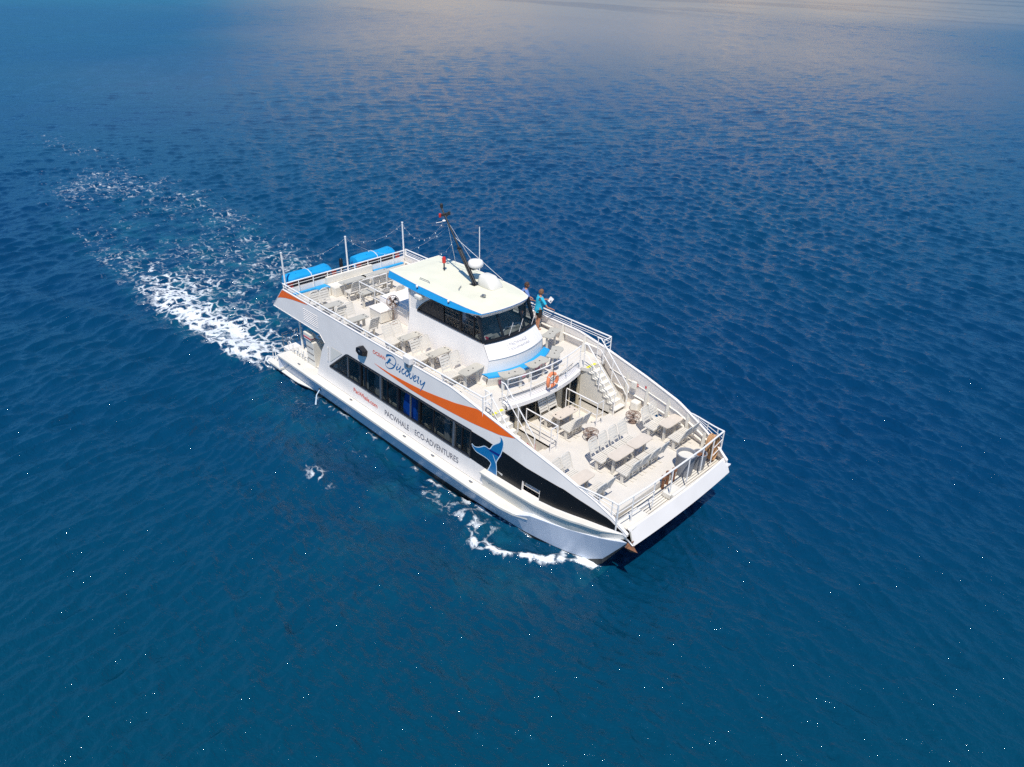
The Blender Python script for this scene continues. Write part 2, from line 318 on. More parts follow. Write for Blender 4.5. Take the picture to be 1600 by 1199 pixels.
# fore deck with passage notches
mb = MB()
def dy(x): return W(x, MD)-.07
ys_in = [-1, 1]
xs_ = [15.0, 15.6, 16.2, 16.8, 17.4, 17.9, 18.4, 18.85]
mb.add([(x, s*dy(x), MD) for x in xs_ for s in (-1, 1)]+[(x, s*dy(x), MD-.06) for x in xs_ for s in (-1, 1)],
       [(2*i, 2*i+1, 2*i+3, 2*i+2) for i in range(7)])
mb.box((13.3, -1.1, MD-.08), (15.0, 1.1, MD)); mb.box((13.3, 2.2, MD-.08), (15.0, 3.45, MD)); mb.box((13.3, -3.45, MD-.08), (15.0, -2.2, MD))
for s in (-1, 1):
    a, b = sorted((s*1.1, s*2.2)); mb.box((13.3, a, 1.5), (14.65, b, 1.56)); mb.box((14.65, a, 1.5), (14.995, b, 1.83))
for xx in (15.0, 18.85): mb.add([(xx, -dy(xx), MD), (xx, dy(xx), MD), (xx, dy(xx), 1.5), (xx, -dy(xx), 1.5)], [(0, 1, 2, 3)])
for s in (-1, 1): mb.add([(13.3, s*1.1, MD-.002), (15, s*1.1, MD-.002), (15, s*1.1, 1.5), (13.3, s*1.1, 1.5)], [(0, 1, 2, 3)])
part('fore_deck', mb, 'deck', F)
# slatted working deck at the bow
mb = MB(); zf = 1.9
mb.add([(18.85, -2.98, zf-.08), (18.85, 2.98, zf-.08), (19.62, 2.85, zf-.08), (19.7, 0, zf-.08), (19.55, -2.5, zf-.08), (18.95, -2.95, zf-.08)], [(0, 1, 2, 3, 4, 5)], 1)
for k in range(8):
    x = 18.9+k*.092; mb.box((x, -2.93+.04*k, zf-.02), (x+.07, 2.93-.012*k, zf))
part('slatted_bow_grating', mb, ['cream', 'net'], F)
mb = MB()   # front plate between the hulls
fx = lambda y: 19.72-.012*y*y; ry = np.linspace(-2.62, 2.9, 24); rings = []
for y in ry: rings.append([(fx(y)-.08, y, 2.13), (fx(y)-.02, y, 2.2), (fx(y)+.02, y, 2.17), (fx(y)+.24, y, 1.66-.02*y*y/8), (fx(y)+.1, y, 1.5), (18.8, y, 1.2)])
mb.loft(rings); mb.add(rings[0], [tuple(range(6))]); mb.add(rings[-1], [tuple(range(6))])
part('bow_plate', mb, 'white', F)
mb = MB()   # starboard bow cheek and gap
mb.add([(19.0, -2.62, 2.15), (19.74, -2.62, 2.15), (19.9, -2.62, 1.66), (19.0, -2.62, 1.3)], [(0, 1, 2, 3)]); part('anchor_pocket', mb, 'cream', F)

# cabin front wall with windows and doors
mb = MB(); X = 13.42
def wallrect(mb, X, y0, y1, z0, z1, holes, t=.06):
    ys = sorted(set([y0, y1]+[h[0] for h in holes]+[h[1] for h in holes])); zs = sorted(set([z0, z1]+[h[2] for h in holes]+[h[3] for h in holes]))
    for a, b in zip(ys[:-1], ys[1:]):
        for c, e in zip(zs[:-1], zs[1:]):
            if not any(h[0] <= a and b <= h[1] and h[2] <= c and e <= h[3] for h in holes): mb.box((X-t, a, c), (X, b, e))
H = [(-1.0, -.3, 2.3, 3.15), (-.2, .35, 2.3, 3.15), (1.25, 1.55, 1.75, 3.1), (.5, .85, 2.2, 3.1), (1.68, 2.12, 1.58, 3.2), (-2.1, -1.3, 1.58, 3.1)]
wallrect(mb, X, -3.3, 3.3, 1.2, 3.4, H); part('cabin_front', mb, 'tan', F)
for h in H[:4]:
    mb = MB(); ym, zm = (h[0]+h[1])/2, (h[2]+h[3])/2
    fr = [(X+.01, h[0], h[2]), (X+.01, h[1], h[2]), (X+.01, h[1], h[3]), (X+.01, h[0], h[3])]; mb.tube(fr, .025, 6, closed=True)
    f_ = part('front_window', mb, 'blackf', F); mb = MB(); mb.add([(X-.02, a[1], a[2]) for a in fr], [(0, 1, 2, 3)]); part('front_pane', mb, 'glass', f_)
mb = MB(); mb.box((X-.5, 1.66, 1.56), (X-.46, 2.1, 3.2)); part('sliding_door', mb, 'blackf', F)
# cabin inside: seats and partitions seen through the glass
for i in range(9):
    x = 5.2+i*.95
    for s in (-1, 1):
        mb = MB(); a, b = sorted((s*1.6, s*3.0)); mb.box((x-.002, a, 1.2), (x+.45, b, 1.62)); mb.box((x-.08, a, 1.2), (x, b, 2.15)); part('cabin_seat', mb, 'inter', F)
mb = MB(); mb.box((4.6, -3.2, 1.2), (4.65, 3.2, 3.3)); part('aft_bulkhead', mb, 'white', F)
for x0, x1 in ((6.0, 6.75), (7.25, 7.5), (11.55, 11.8)):
    mb = MB(); mb.loft([[(x, -3.08+.03*sin(x*38), 1.3), (x, -3.02+.03*sin(x*38), 3.2)] for x in np.linspace(x0, x1, 24)]); part('curtain', mb, 'lgrey2', F)
mb = MB(); mb.add([(9.25, -3.2, 1.35), (9.3, -3.26, 2.05), (9.42, -3.2, 2.72), (10.0, -3.15, 2.6), (10.02, -3.25, 1.5)], [(0, 1, 2, 3, 4)]); mb.add([(9.25, -3.12, 1.35), (9.3, -3.14, 2.05), (9.42, -3.1, 2.72), (10.0, -3.05, 2.6), (10.02, -3.15, 1.5)], [(4, 3, 2, 1, 0)])
for a, b in ((0, 1), (1, 2), (2, 3), (3, 4), (4, 0)): mb.f.append((a, b, b+5, a+5)); mb.m.append(0); mb.sm.append(False)
tag(part('folded_mat', mb, 'interb'), 'vivid blue folded mat leaning inside the side cabin window', 'mat')

# upper deck
mb = MB(); pts = [(.75, -3.28), (13.3, -3.27)]
front = [(13.3, -3.27), (13.8, -3.25), (13.82, -2.85), (13.8, -2.2), (13.55, -2.1), (13.62, -1.87), (13.8, -1.0), (13.88, 0), (13.8, 1.0), (13.62, 1.87), (13.55, 2.1), (13.8, 2.2), (13.82, 2.85), (13.8, 3.25), (13.3, 3.27), (.75, 3.28)]
mb.prism([(.75, -3.28)]+front, UD-.14, UD, 0, 0)
part('upper_deck', mb, 'deck', F, bevel=.01)
mb = MB()  # curved fascia and toe rail of the upper deck front
fy = np.linspace(-1.95, 1.95, 27); fxx = lambda y: 13.9-.075*y*y
mb.loft([[(fxx(y)-.3, y, UD+.006), (fxx(y)-.04, y, UD+.004), (fxx(y)+.02, y, UD-.04), (fxx(y)+.02, y, UD-.2), (fxx(y)-.05, y, UD-.24), (fxx(y)-.5, y, UD-.24)] for y in fy])
part('deck_fascia', mb, 'white', F)
mb = MB()
mb.tube([(fxx(y)-.38, y, UD+.10) for y in fy], .013, 6); 
for y in fy[::5]: mb.tube([(fxx(y)-.38, y, UD), (fxx(y)-.38, y, UD+.10)], .012, 5)
part('toe_rail', mb, 'steel', F)

# stairs either side from the upper deck to the fore deck
for s in (-1, 1):
    mb = MB(); n_ = 7
    y0, y1 = sorted((s*2.2, s*2.86))
    for k in range(n_):
        z = UD-(k+1)*(UD-MD)/(n_+1); x = 13.8+k*.2
        mb.box((x, y0+.03, z-.04), (x+.21, y1, z)); mb.box((x, y0+.03, z), (x+.012, y1, z+.18)) 
    a_q, b_q = sorted((s*2.86, s*2.9)); mb.add([(13.45, s*2.87, UD+.03), (13.85, s*2.87, UD+.03), (15.25, s*2.87, MD+.2), (15.25, s*2.87, MD), (13.45, s*2.87, MD)], [(0, 1, 2, 3, 4)])
    part('stair_flight', mb, 'cream', F)
    mb = MB()
    pf = [(13.45, MD), (13.45, UD-.15), (13.8, UD-.15)]
    for k in range(n_):
        z = UD-(k+1)*(UD-MD)/(n_+1); pf += [(13.8+k*.2, z+.01), (14.0+k*.2, z+.01)]
    pf += [(15.2, MD)]
    tri = tessellate_polygon([[Vector((p[0], p[1], 0)) for p in pf]])
    yy = s*2.2
    for yq in (yy, yy+s*.03): mb.add([(p[0], yq, p[1]) for p in pf], [tuple(t) for t in tri])
    mb.add([(15.2, yy, 1.5), (13.45, yy, 1.5), (13.45, yy, MD), (15.2, yy, MD)], [(0, 1, 2, 3)])
    o = part('stair_side_panel', mb, 'cream', F)
    mb = MB(); mb.tube([(p[0], yy-s*.02, p[1]+.012) for p in pf[2:-1]], .011, 5); part('stair_edging', mb, 'steel', F)
    mb = MB()
    for q in range(2): mb.box((13.66, s*2.33+q*s*.3-.12, UD+.004), (13.78, s*2.33+q*s*.3+.1, UD+.008))
    part('warning_sticker', mb, 'yellow', F, label='yellow step warning sticker at the head of the stairs')
    for yr in (s*2.16, s*2.93):
        mb = MB()
        for dz in (1.0, .55): mb.tube([(13.55, yr, UD+dz), (13.75, yr, UD+dz), (15.2, yr, MD+dz), (15.22, yr, MD+dz-.1)], .022 if dz > .9 else .016, 6)
        for x, z in ((13.6, UD), (14.4, 2.95), (15.2, MD)): mb.tube([(x, yr, z-.05), (x, yr, z+1.0)], .02, 6)
        part('stair_handrail', mb, 'rail', F)
    mb = MB()   # square rail round the passage well
    yr = s*1.07
    mb.tube([(13.75, yr, MD+1.0), (15.27, yr, MD+1.0), (15.27, yr+s*.33, MD+1.0)], .024, 6); mb.tube([(13.75, yr, MD+.5), (15.27, yr, MD+.5), (15.27, yr+s*.33, MD+.5)], .016, 6)
    for x, yq in ((13.75, yr), (14.45, yr), (15.27, yr), (15.27, yr+s*.33)): mb.tube([(x, yq, MD), (x, yq, MD+1.0)], .02, 6)
    part('passage_rail', mb, 'rail', F)
    if s < 0:
        mb = MB(); mb.box((15.19, -2.13, 2.45), (15.2, -2.105, 2.8)); mb.add([(14.86, -2.165, 2.42), (15.14, -2.165, 2.32), (15.14, -2.165, 2.58), (14.86, -2.165, 2.72)], [(0, 1, 2, 3)])
        part('red_notice', mb, 'redsign', F, label='small red notice on the starboard stair side')
for x, z in ((15.17, 3.07), (15.41, 3.08), (15.82, 3.18)):
    mb = MB(); yq = W(x, z)-.085; mb.add([(x-.05, yq, z-.05), (x+.05, yq, z-.05), (x+.05, yq, z+.05), (x-.05, yq, z+.05)], [(0, 1, 2, 3)]); part('red_sticker', mb, 'redsign', F)
mb = MB(); mb.box((15.2, 3.1, 2.95), (15.42, 3.2, 3.25)); part('switch_box', mb, 'cream', F, bevel=.02)
mb = MB(); mb.box((15.35, 2.95, MD), (15.7, 3.25, MD+.42)); part('deck_locker', mb, 'cream', F, bevel=.06)
# inner bulwark frames and stringers
for s in (-1, 1):
    mb = MB()
    for x in (14.9, 15.9, 16.9, 17.85, 18.7):
        mb.add([(x-.05, s*(W(x, 3)-.08), zsh(x)-.03), (x+.05, s*(W(x, 3)-.08), zsh(x)-.03), (x+.06, s*(W(x, 2.1)-.26), MD), (x-.06, s*(W(x, 2.1)-.26), MD), (x-.07, s*(W(x, 2.1)-.07), MD), (x+.07, s*(W(x, 2.1)-.07), MD)], [(0, 1, 2, 3), (0, 3, 4), (1, 5, 2)])
    for fz in (.3, .62):
        mb.loft([[(x, s*(W(x, 2.6)-.08), MD+(zsh(x)-MD)*fz+.03), (x, s*(W(x, 2.6)-.14), MD+(zsh(x)-MD)*fz), (x, s*(W(x, 2.6)-.08), MD+(zsh(x)-MD)*fz-.03)] for x in np.arange(14, 19.1, .3)])
    for x in (3.4, 5.1, 6.8, 8.5, 10.2, 11.5, 12.7):
        mb.add([(x-.04, s*3.26, 4.24), (x+.04, s*3.26, 4.24), (x+.07, s*3.08, UD+.01), (x-.07, s*3.08, UD+.01), (x-.07, s*3.3, UD), (x+.07, s*3.3, UD)], [(0, 1, 2, 3), (0, 3, 4), (1, 5, 2)])
    mb.loft([[(x, s*3.27, 3.93), (x, s*3.2, 3.9), (x, s*3.27, 3.87)] for x in np.arange(1, 13.6, .4)])
    part('bulwark_frame', mb, 'cream', F)
# upper rail
for s in (-1, 1):
    mb = MB(); y = s*3.33; zt = 4.53
    mb.tube([(.97, y, zt), (13.9, y, zt+.02)], .03, 8); mb.tube([(.97, y, 4.4), (13.9, y, 4.42)], .014, 6)
    if s > 0: mb.tube([(.97, y, 4.33), (13.9, y, 4.33)], .012, 6)
    for x in list(np.arange(1.0, 13, 1.55))+[13.9]: mb.tube([(x, y, 4.2 if x < 12.5 else 3.98), (x, y, zt)], .02, 6)
    mb.tube([(13.9, y, zt+.02), (13.9, s*2.93, zt+.02)], .022, 6)
    for z in (4.2, 4.36): mb.tube([(13.9, y, z), (13.9, s*2.93, z)], .012, 5)
    mb.tube([(13.9, y, 3.6), (13.9, y, zt)], .022, 6); mb.tube([(13.9, s*2.93, 3.54), (13.9, s*2.93, zt)], .022, 6)
    part('upper_railing', mb, 'rail', F)
# front rail of the upper deck (curved)
mb = MB(); ry = np.linspace(-1.9, 1.9, 17); gx = lambda y: 13.86-.07*y*y
mb.tube([(gx(y), y, 4.55) for y in ry], .022, 8)
for z in (3.78, 3.98, 4.17, 4.36): mb.tube([(gx(y), y, z) for y in ry], .009, 5)
for y in ry[::4]: mb.tube([(gx(y), y, UD-.1), (gx(y), y, 4.55)], .018, 6)
part('front_railing', mb, 'rail', F)
# stern rail and panel
mb = MB()
mb.tube([(.97, -3.33, 4.5), (.97, 3.33, 4.5)], .03, 8)
for y in np.linspace(-3.3, 3.3, 10): mb.tube([(.97, y, 3.9), (.97, y, 4.5)], .025, 6)
mb.tube([(.97, -3.33, 4.36), (.97, 3.33, 4.36)], .012, 6); part('stern_railing', mb, 'rail', F)
mb = MB(); mb.box((.9, -3.28, 3.4), (.95, 3.28, 4.22)); part('stern_bulwark', mb, 'white', F)
for y in (-3.21, 0, 3.21):
    mb = MB(); mb.tube([(.97, y, 4.1), (.97, y, 5.9)], .038, 8); mb.tube([(.97, y, 5.88), (.97, y, 5.93)], .05, 8); part('stern_pole', mb, 'rail', F)
# bow rails on the fore deck
mb = MB(); zt = 3.12
mb.tube([(19.37, -2.9, zt), (19.45, -1.5, zt), (19.46, 0, zt), (19.45, 1.5, zt), (19.37, 2.9, zt)], .03, 8)
for y in (-2.9, -2.2, -1.15, -.2, .75, 1.6, 2.25, 2.9): mb.tube([(19.45-.008*y*y, y, 2.1), (19.45-.008*y*y, y, zt)], .022, 6)
for z in (2.45, 2.78): mb.tube([(19.37, -2.9, z), (19.45, -1.5, z), (19.46, -1.15, z)], .014, 6); mb.tube([(19.45, 2.25, z), (19.37, 2.9, z)], .014, 6)
part('bow_railing', mb, 'rail', F)
for s in (-1, 1):
    mb = MB(); xs_ = np.linspace(17.83, 19.37, 8)
    mb.tube([(x, s*(ysh(x)-.02 if x < 19 else 2.9), float(interp(x, [17.83, 18.1, 19.37], [3.08, 3.12, 3.12]))) for x in xs_], .026, 8)
    for k in (.33, .66): mb.tube([(x, s*(ysh(x)-.02), zsh(x)+(3.12-zsh(x))*k) for x in xs_[1:]], .012, 6)
    for x in xs_[2::2]: mb.tube([(x, s*(ysh(x)-.02), zsh(x)-.02), (x, s*(ysh(x)-.02), 3.12)], .018, 6)
    mb.tube([(19.37, s*2.9, 2.15), (19.37, s*2.9, 3.12)], .02, 6)
    part('bow_side_rail', mb, 'rail', F)
# mooring posts, hatch plate and hawse on the bow grating
mb = MB()
for x, y in ((18.97, .11), (18.93, .42), (18.97, .72)): mb.lathe([(.05, 1.9), (.05, 2.3), (.085, 2.32), (.085, 2.4), (.03, 2.42)], (x, y, 0), 12)
part('mooring_bitts', mb, 'rust', F)
mb = MB(); mb.box((19.2, -.25, 1.92), (19.62, .35, 2.12)); mb.box((19.56, -.3, 1.95), (19.68, .4, 2.24)); part('winch_box', mb, 'cream', F, bevel=.03)
mb = MB(); mb.box((19.1, -2.55, 1.93), (19.62, -1.5, 2.1)); mb.box((19.6, -2.5, 2.05), (19.7, -1.9, 2.14)); part('bow_locker', mb, 'cream', F, bevel=.02)

# wheelhouse
def fr5(y): return 11.95-.14*y*y
def fr45(y): return 12.42-.16*y*y
mb = MB(); wy = np.linspace(-1.4, 1.4, 17)
mb.loft([[(fr5(y*.94), y*.94, 5.02), (fr45(y), y, 4.5)] for y in wy]); part('front_panel', mb, 'white', F)
mb = MB(); mb.loft([[(fr45(y)-.03, y, 4.5), (fr45(y*1.05)-.03, y*1.05, UD)] for y in wy])
for s in (-1, 1):
    # side wall with the arched window cut as curves
    def zt_(x): return float(interp(x, [7.9, 8.05, 8.3, 8.65, 9.0, 9.4, 11.3], [5.04, 5.22, 5.45, 5.68, 5.84, 5.92, 5.95]))
    def yy(z): return float(interp(z, [UD, 5.05, 5.95], [1.60, 1.33, 1.28]))
    sw_ = lambda x0, x1, lo, hi: mb.loft([[(x, s*yy(lo(x)), lo(x)), (x, s*yy(5.05) if lo(x) < 5.03 else s*yy((lo(x)+hi(x))/2), 5.05 if lo(x) < 5.03 else (lo(x)+hi(x))/2), (x, s*yy(hi(x)), hi(x))] for x in np.arange(x0, x1+.001, (x1-x0)/max(1, round((x1-x0)/.12)))])
    sw_(7.45, 7.9, lambda x: UD, lambda x: 5.95)
    mb.loft([[(x, s*yy(UD), UD), (x, s*yy(5.03), 5.03)] for x in (7.9, 9, 10, 11.0, 11.7)])
    mb.add([(11.7, s*yy(UD), UD), (11.7, s*yy(5.03), 5.03), (fr45(1.4)-.02, s*1.4, 4.5), (fr45(1.4)-.02, s*1.52, UD)], [(0, 1, 2, 3)])
    mb.loft([[(x, s*yy(zt_(x)), zt_(x)), (x, s*yy(5.95), 5.96)] for x in np.arange(7.9, 11.4, .1)])
mb.box((7.4, -1.35, UD), (7.45, 1.35, 5.95)); mb.box((11.0, -1.3, 5.9), (11.3, 1.3, 5.98))
part('wheelhouse_wall', mb, 'white', F)
for s in (-1, 1):
    mb = MB()
    xs_ = list(np.arange(7.93, 11.35, .1)); mb.tube([(x, s*(yy(zt_(x))-.005), zt_(x)) for x in xs_], .035, 6); mb.tube([(7.93, s*1.33, 5.05), (11.62, s*1.33, 5.05)], .045, 6)
    for x in (9.5, 10.42, 10.5, 11.2): mb.tube([(x, s*1.325, 5.03), (x, s*1.28, 5.95)], .035, 4)
    mb.loft([[(x, s*1.315, 5.05), (x, s*yy(zt_(x))-s*.01, zt_(x))] for x in np.arange(7.93, 9.45, .1)])
    mb.tube([(11.68, s*1.3, 5.0), (11.38, s*1.22, 5.95)], .06, 6)
    f_ = part('side_window', mb, 'blackf', F)
    for a, b in ((9.5, 10.42), (10.5, 11.2), (11.2, 11.6)):
        mb = MB(); mb.add([(a, s*1.318, 5.05), (b, s*1.318, 5.05), (min(b, 11.36), s*1.272, 5.94), (a, s*1.272, 5.94)], [(0, 1, 2, 3)]); part('side_pane', mb, 'glass', f_)
# windscreen
mb = MB(); fy_ = np.linspace(-1.3, 1.3, 14)
top = lambda y: 11.55-.1*y*y
mb.tube([(fr5(y)+.01, y, 5.03) for y in fy_], .07, 6); mb.tube([(top(y), y, 5.93) for y in fy_], .06, 6)
for y in (-1.28, -.5, .62, 1.28): mb.tube([(fr5(y)+.01, y, 5.03), (top(y), y, 5.93)], .05, 6)
mb.loft([[(fr5(y)+.025, y, 5.0), (fr5(y)-.01, y, 5.13)] for y in fy_])
f_ = part('windscreen_frame', mb, 'blackf', F)
for a, b in ((-1.28, -.5), (-.5, .62), (.62, 1.28)):
    mb = MB(); mb.loft([[(fr5(y), y, 5.05), (top(y), y, 5.93)] for y in np.linspace(a, b, 5)]); part('windscreen_pane', mb, 'glass', f_)
mb = MB()
for y in (-.3, .2, 1.0): mb.tube([(fr5(y)+.06, y, 5.1), (fr5(y)-.05, y+.3, 5.5)], .01, 5)
part('wiper', mb, 'steel', F)
mb = MB(); mb.box((11.0, -1.2, 4.75), (11.65, 1.2, 4.95)); mb.box((10.95, -1.2, 4.0), (11.1, 1.2, 4.98)); mb.box((10.9, -.35, 4.95), (11.25, .35, 5.12))
mb.box((10.3, -.9, 4.2), (10.7, -.3, 4.5)); mb.box((10.2, -.9, 4.5), (10.3, -.3, 5.1)); mb.box((11.3, .3, 4.95), (11.5, .8, 5.0)); mb.box((11.35, -.9, 4.95), (11.55, -.6, 5.06))
part('helm_console', mb, 'inter', F)
mb = MB(); mb.box((11.3, -1.1, 4.955), (11.5, -.8, 5.03)); mb.tube([(11.45, -.1, 5.0), (11.3, .2, 5.03), (11.5, .5, 5.06)], .03, 6); mb.box((11.2, .55, 4.96), (11.45, .95, 4.99)); part('dashboard_papers', mb, 'white', F)
mb = MB(); mb.box((11.42, -.98, 4.955), (11.55, -.8, 5.05)); part('dashboard_flag', mb, 'redsign', F)
# roof
mb = MB()
ro = [(6.1, -1.27), (8, -1.37), (9.8, -1.38), (10.8, -1.36), (11.62, -1.30)]+[(11.80-.12*y*y, y) for y in (-.9, -.45, 0, .45, .85)]+[(11.58, 1.06), (11.1, 1.22), (10.5, 1.33), (9.8, 1.38), (8, 1.38), (6.1, 1.27)]
n = len(ro); cx_ = 9
zt0 = 6.14
top_ = [(p[0], p[1], zt0) for p in ro]; inn = [(cx_+(p[0]-cx_)*.75, p[1]*.6, zt0+.05) for p in ro]
mb.loft([top_+[top_[0]], inn+[inn[0]]], 0); tri = tessellate_polygon([[Vector(p) for p in inn]]); mb.add(inn, [tuple(t) for t in tri], 0)
fh = lambda x: float(interp(x, [6.1, 10.3, 11.2, 11.58], [.27, .24, .13, .045]))
bt = [(p[0], p[1]*(1+.25*fh(p[0])), zt0-fh(p[0])) for p in ro]; mb.loft([top_+[top_[0]], bt+[bt[0]]], 1)
bo = [(cx_+(p[0]-cx_)*.96, p[1]*.93, 5.93) for p in ro]; mb.loft([bt+[bt[0]], bo+[bo[0]]], 2); mb.add(bo, [tuple(t) for t in tessellate_polygon([[Vector(p) for p in bo]])], 2)
rf = part('roof', mb, ['roof', 'blue', 'white'], F)
mb = MB(); mb.tube(top_[:6]+top_[6:], .014, 6, closed=True); part('roof_edge_trim', mb, 'white', F)
for nm, pts in (('grab_handle', [(7.7, -1.0), (8.3, -.98)]), ('grab_handle', [(9.35, -.35), (9.62, -.62)])):
    mb = MB(); a, b = [Vector((p[0], p[1], zt0+.02)) for p in pts]
    mb.tube([a, a+Vector((.05, 0, .09)), b+Vector((-.05, 0, .09)), b], .014, 6); part(nm, mb, 'steel', rf)
mb = MB(); mb.lathe([(.03, 6.15), (.03, 6.62)], (7.65, .28, 0), 10, 0); mb.lathe([(.075, 6.52), (.075, 6.72), (.05, 6.76)], (7.65, .28, 0), 14, 1); mb.box((7.57, .2, 6.16), (7.73, .36, 6.18)); part('red_beacon', mb, ['dark', 'red'], rf)
mb = MB(); mb.box((10.55, -.42, 6.18), (10.7, -.3, 6.24)); mb.lathe([(.03, 0), (.06, .14), (.055, .15)], (10.6, -.36, 6.28), 10, 0, 'x'); part('roof_camera', mb, 'steel', rf)
for x in (8.1, 9.95):
    mb = MB(); mb.lathe([(.045, 0), (.045, .05), (.02, .07)], (x, -1.44, 6.1), 10, 0); mb.tube([(x, -1.44, 6.1), (x, -1.41, 6.04)], .02, 5, 1); part('side_floodlight', mb, ['white', 'dark'], rf)
mb = MB(); mb.box((8.0, -1.55, 5.62), (8.35, -1.33, 5.8)); part('wheelhouse_speaker', mb, 'cream', F, bevel=.05)
# mast
mb = MB(); base = Vector((9.5, .28, 6.16)); tp = Vector((7.55, .28, 8.75)); at = lambda t: base+(tp-base)*t
for dy_ in (-.06, .06): mb.tube([base+Vector((0, dy_, 0)), at(.47)+Vector((0, dy_, 0))], .035, 8)
mb.tube([base+Vector((.06, 0, 0)), at(.47)], .045, 8); mb.tube([at(.45), at(.98)], .035, 8); mb.box((9.36, .08, 6.14), (9.66, .48, 6.2))
mb.lathe([(.09, -.03), (.09, .03)], at(.47), 12)
ms = part('mast', mb, 'blackf', F)
mb = MB(); mb.lathe([(.05, 0), (.06, .05), (.06, .14), (.03, .17)], at(.985), 10); part('masthead_light', mb, 'dark', ms)
mb = MB(); mb.box(at(.9)+Vector((-.05, -.16, -.04)), at(.9)+Vector((.05, .22, .04))); mb.lathe([(.05, 0), (.05, .13)], at(.88)+Vector((0, .2, 0)), 10); mb.lathe([(.05, 0), (.05, .13)], at(.86)+Vector((0, .05, .04)), 10); part('navigation_lamp_bracket', mb, 'dark', ms)
mb = MB(); mb.lathe([(.05, 0), (.055, .12), (.03, .14)], at(.89)+Vector((-.08, -.17, -.06)), 10); part('red_navigation_lamp', mb, 'red', ms)
mb = MB(); mb.lathe([(.03, -.03), (.07, 0), (.03, .03)], at(.83)+Vector((0, -.14, 0)), 12); mb.tube([at(.82)+Vector((-.0, -.1, 0)), at(.8)+Vector((-.35, -.3, -.05))], .012, 5); part('white_antenna_puck', mb, 'white', ms)
mb = MB()
mb.tube([at(.83), (6.8+.6, 1.1, 6.2)], .009, 5); mb.tube([at(.62), (9.9, 1.35, 6.2)], .009, 5); mb.tube([at(.83), (8.6, 1.25, 6.2)], .007, 5)
part('mast_stay', mb, 'rail', ms)
mb = MB(); mb.lathe([(.1, -.13), (.27, -.10), (.31, -.03), (.3, .07), (.26, .12), (.12, .145)], (9.17, .6, 6.83), 28); mb.box((9.0, .35, 6.66), (9.3, .7, 6.70), 1); mb.tube([at(.27), (9.17, .6, 6.68)], .03, 6, 1); part('radar_dome', mb, ['white', 'steel'], ms)
mb = MB(); c0 = Vector((9.95, .52, 6.19)); rings = []
for z, sx, sy in ((0, .42, .32), (.05, .44, .34), (.2, .38, .31), (.36, .28, .26), (.40, .22, .20)):
    rings.append([(c0.x+.1+sx*(abs(cos(a))**.45)*(1 if cos(a) > 0 else -1)-z*.45, c0.y+.05+sy*(abs(sin(a))**.45)*(1 if sin(a) > 0 else -1), c0.z+z) for a in np.linspace(0, 2*pi, 28, endpoint=False)])
mb.loft(rings, 0, True, True, True); part('satellite_cover', mb, 'cream', rf)
mb = MB(); mb.tube([(8.67, 1.25, 6.14), (8.67, 1.25, 8.02)], .02, 6); part('whip_antenna', mb, 'rail', rf)

# front bench with blue cushion
mb = MB(); by = np.linspace(-1.62, 1.62, 19)
mb.loft([[(fr45(y)-.03, y, 3.92), (fr45(y)+.34-.03*abs(y), y, 3.92), (fr45(y)+.34-.03*abs(y), y, 3.86), (fr45(y)+.25-.03*abs(y), y, UD)] for y in by]); part('front_bench', mb, 'cream', F)
mb = MB(); mb.loft([[(fr45(y)-.03, y, 3.925), (fr45(y)-.02, y, 3.99), (fr45(y)+.34-.03*abs(y), y, 3.99), (fr45(y)+.36-.03*abs(y), y, 3.93)] for y in by]); part('bench_cushion', mb, 'blue', F)
mb = MB()
for y in (-1.15, -.25, 0.55, 1.0): mb.box((fr45(y)+.28, y-.12, 3.65), (fr45(y)+.34, y+.12, 3.8))
part('lifejacket_label', mb, 'pink', F)
# stern benches with cushions
for s in (-1, 1):
    pts = [(.97, s*1.28), (1.02, s*3.05), (1.15, s*3.05), (1.15, s*1.9), (1.4, s*1.85), (1.42, s*1.28)]
    mb = MB(); mb.prism(pts[::s], UD+.01, 3.9); part('stern_bench', mb, 'cream', F)
    mb = MB(); mb.prism([(p[0]-.01, p[1]) for p in pts][::s], 3.9, 3.97); part('stern_cushion', mb, 'bluefab', F, bevel=.015)
mb = MB(); mb.box((1.0, -1.25, UD), (1.75, 1.25, 3.98)); mb.box((.98, -1.25, 3.98), (1.12, 1.25, 4.3)); part('stern_locker', mb, 'cream', F, bevel=.02)
# companionway rail, louvre housing
mb = MB()
for z in (UD+1, UD+.55): mb.tube([(2.95, .75, z), (2.95, -.72, z), (6.4, -.72, z)], .024 if z > 4.3 else .015, 6)
for x, y in ((2.95, .75), (2.95, 0), (2.95, -.72), (4.1, -.72), (5.2, -.72), (6.4, -.72)): mb.tube([(x, y, UD), (x, y, UD+1)], .02, 6)
part('companionway_rail', mb, 'rail', F)
mb = MB(); mb.box((4.35, -.66, UD+.002), (7.4, .9, UD+.75)); hs = part('companionway_housing', mb, 'white', F, bevel=.02)
mb = MB()
for k in range(6):
    for j in range(2): mb.box((4.33, -.6+j*.4, UD+.12+k*.1), (4.345, -.26+j*.4, UD+.17+k*.1))
part('louvre', mb, 'blackf', hs)

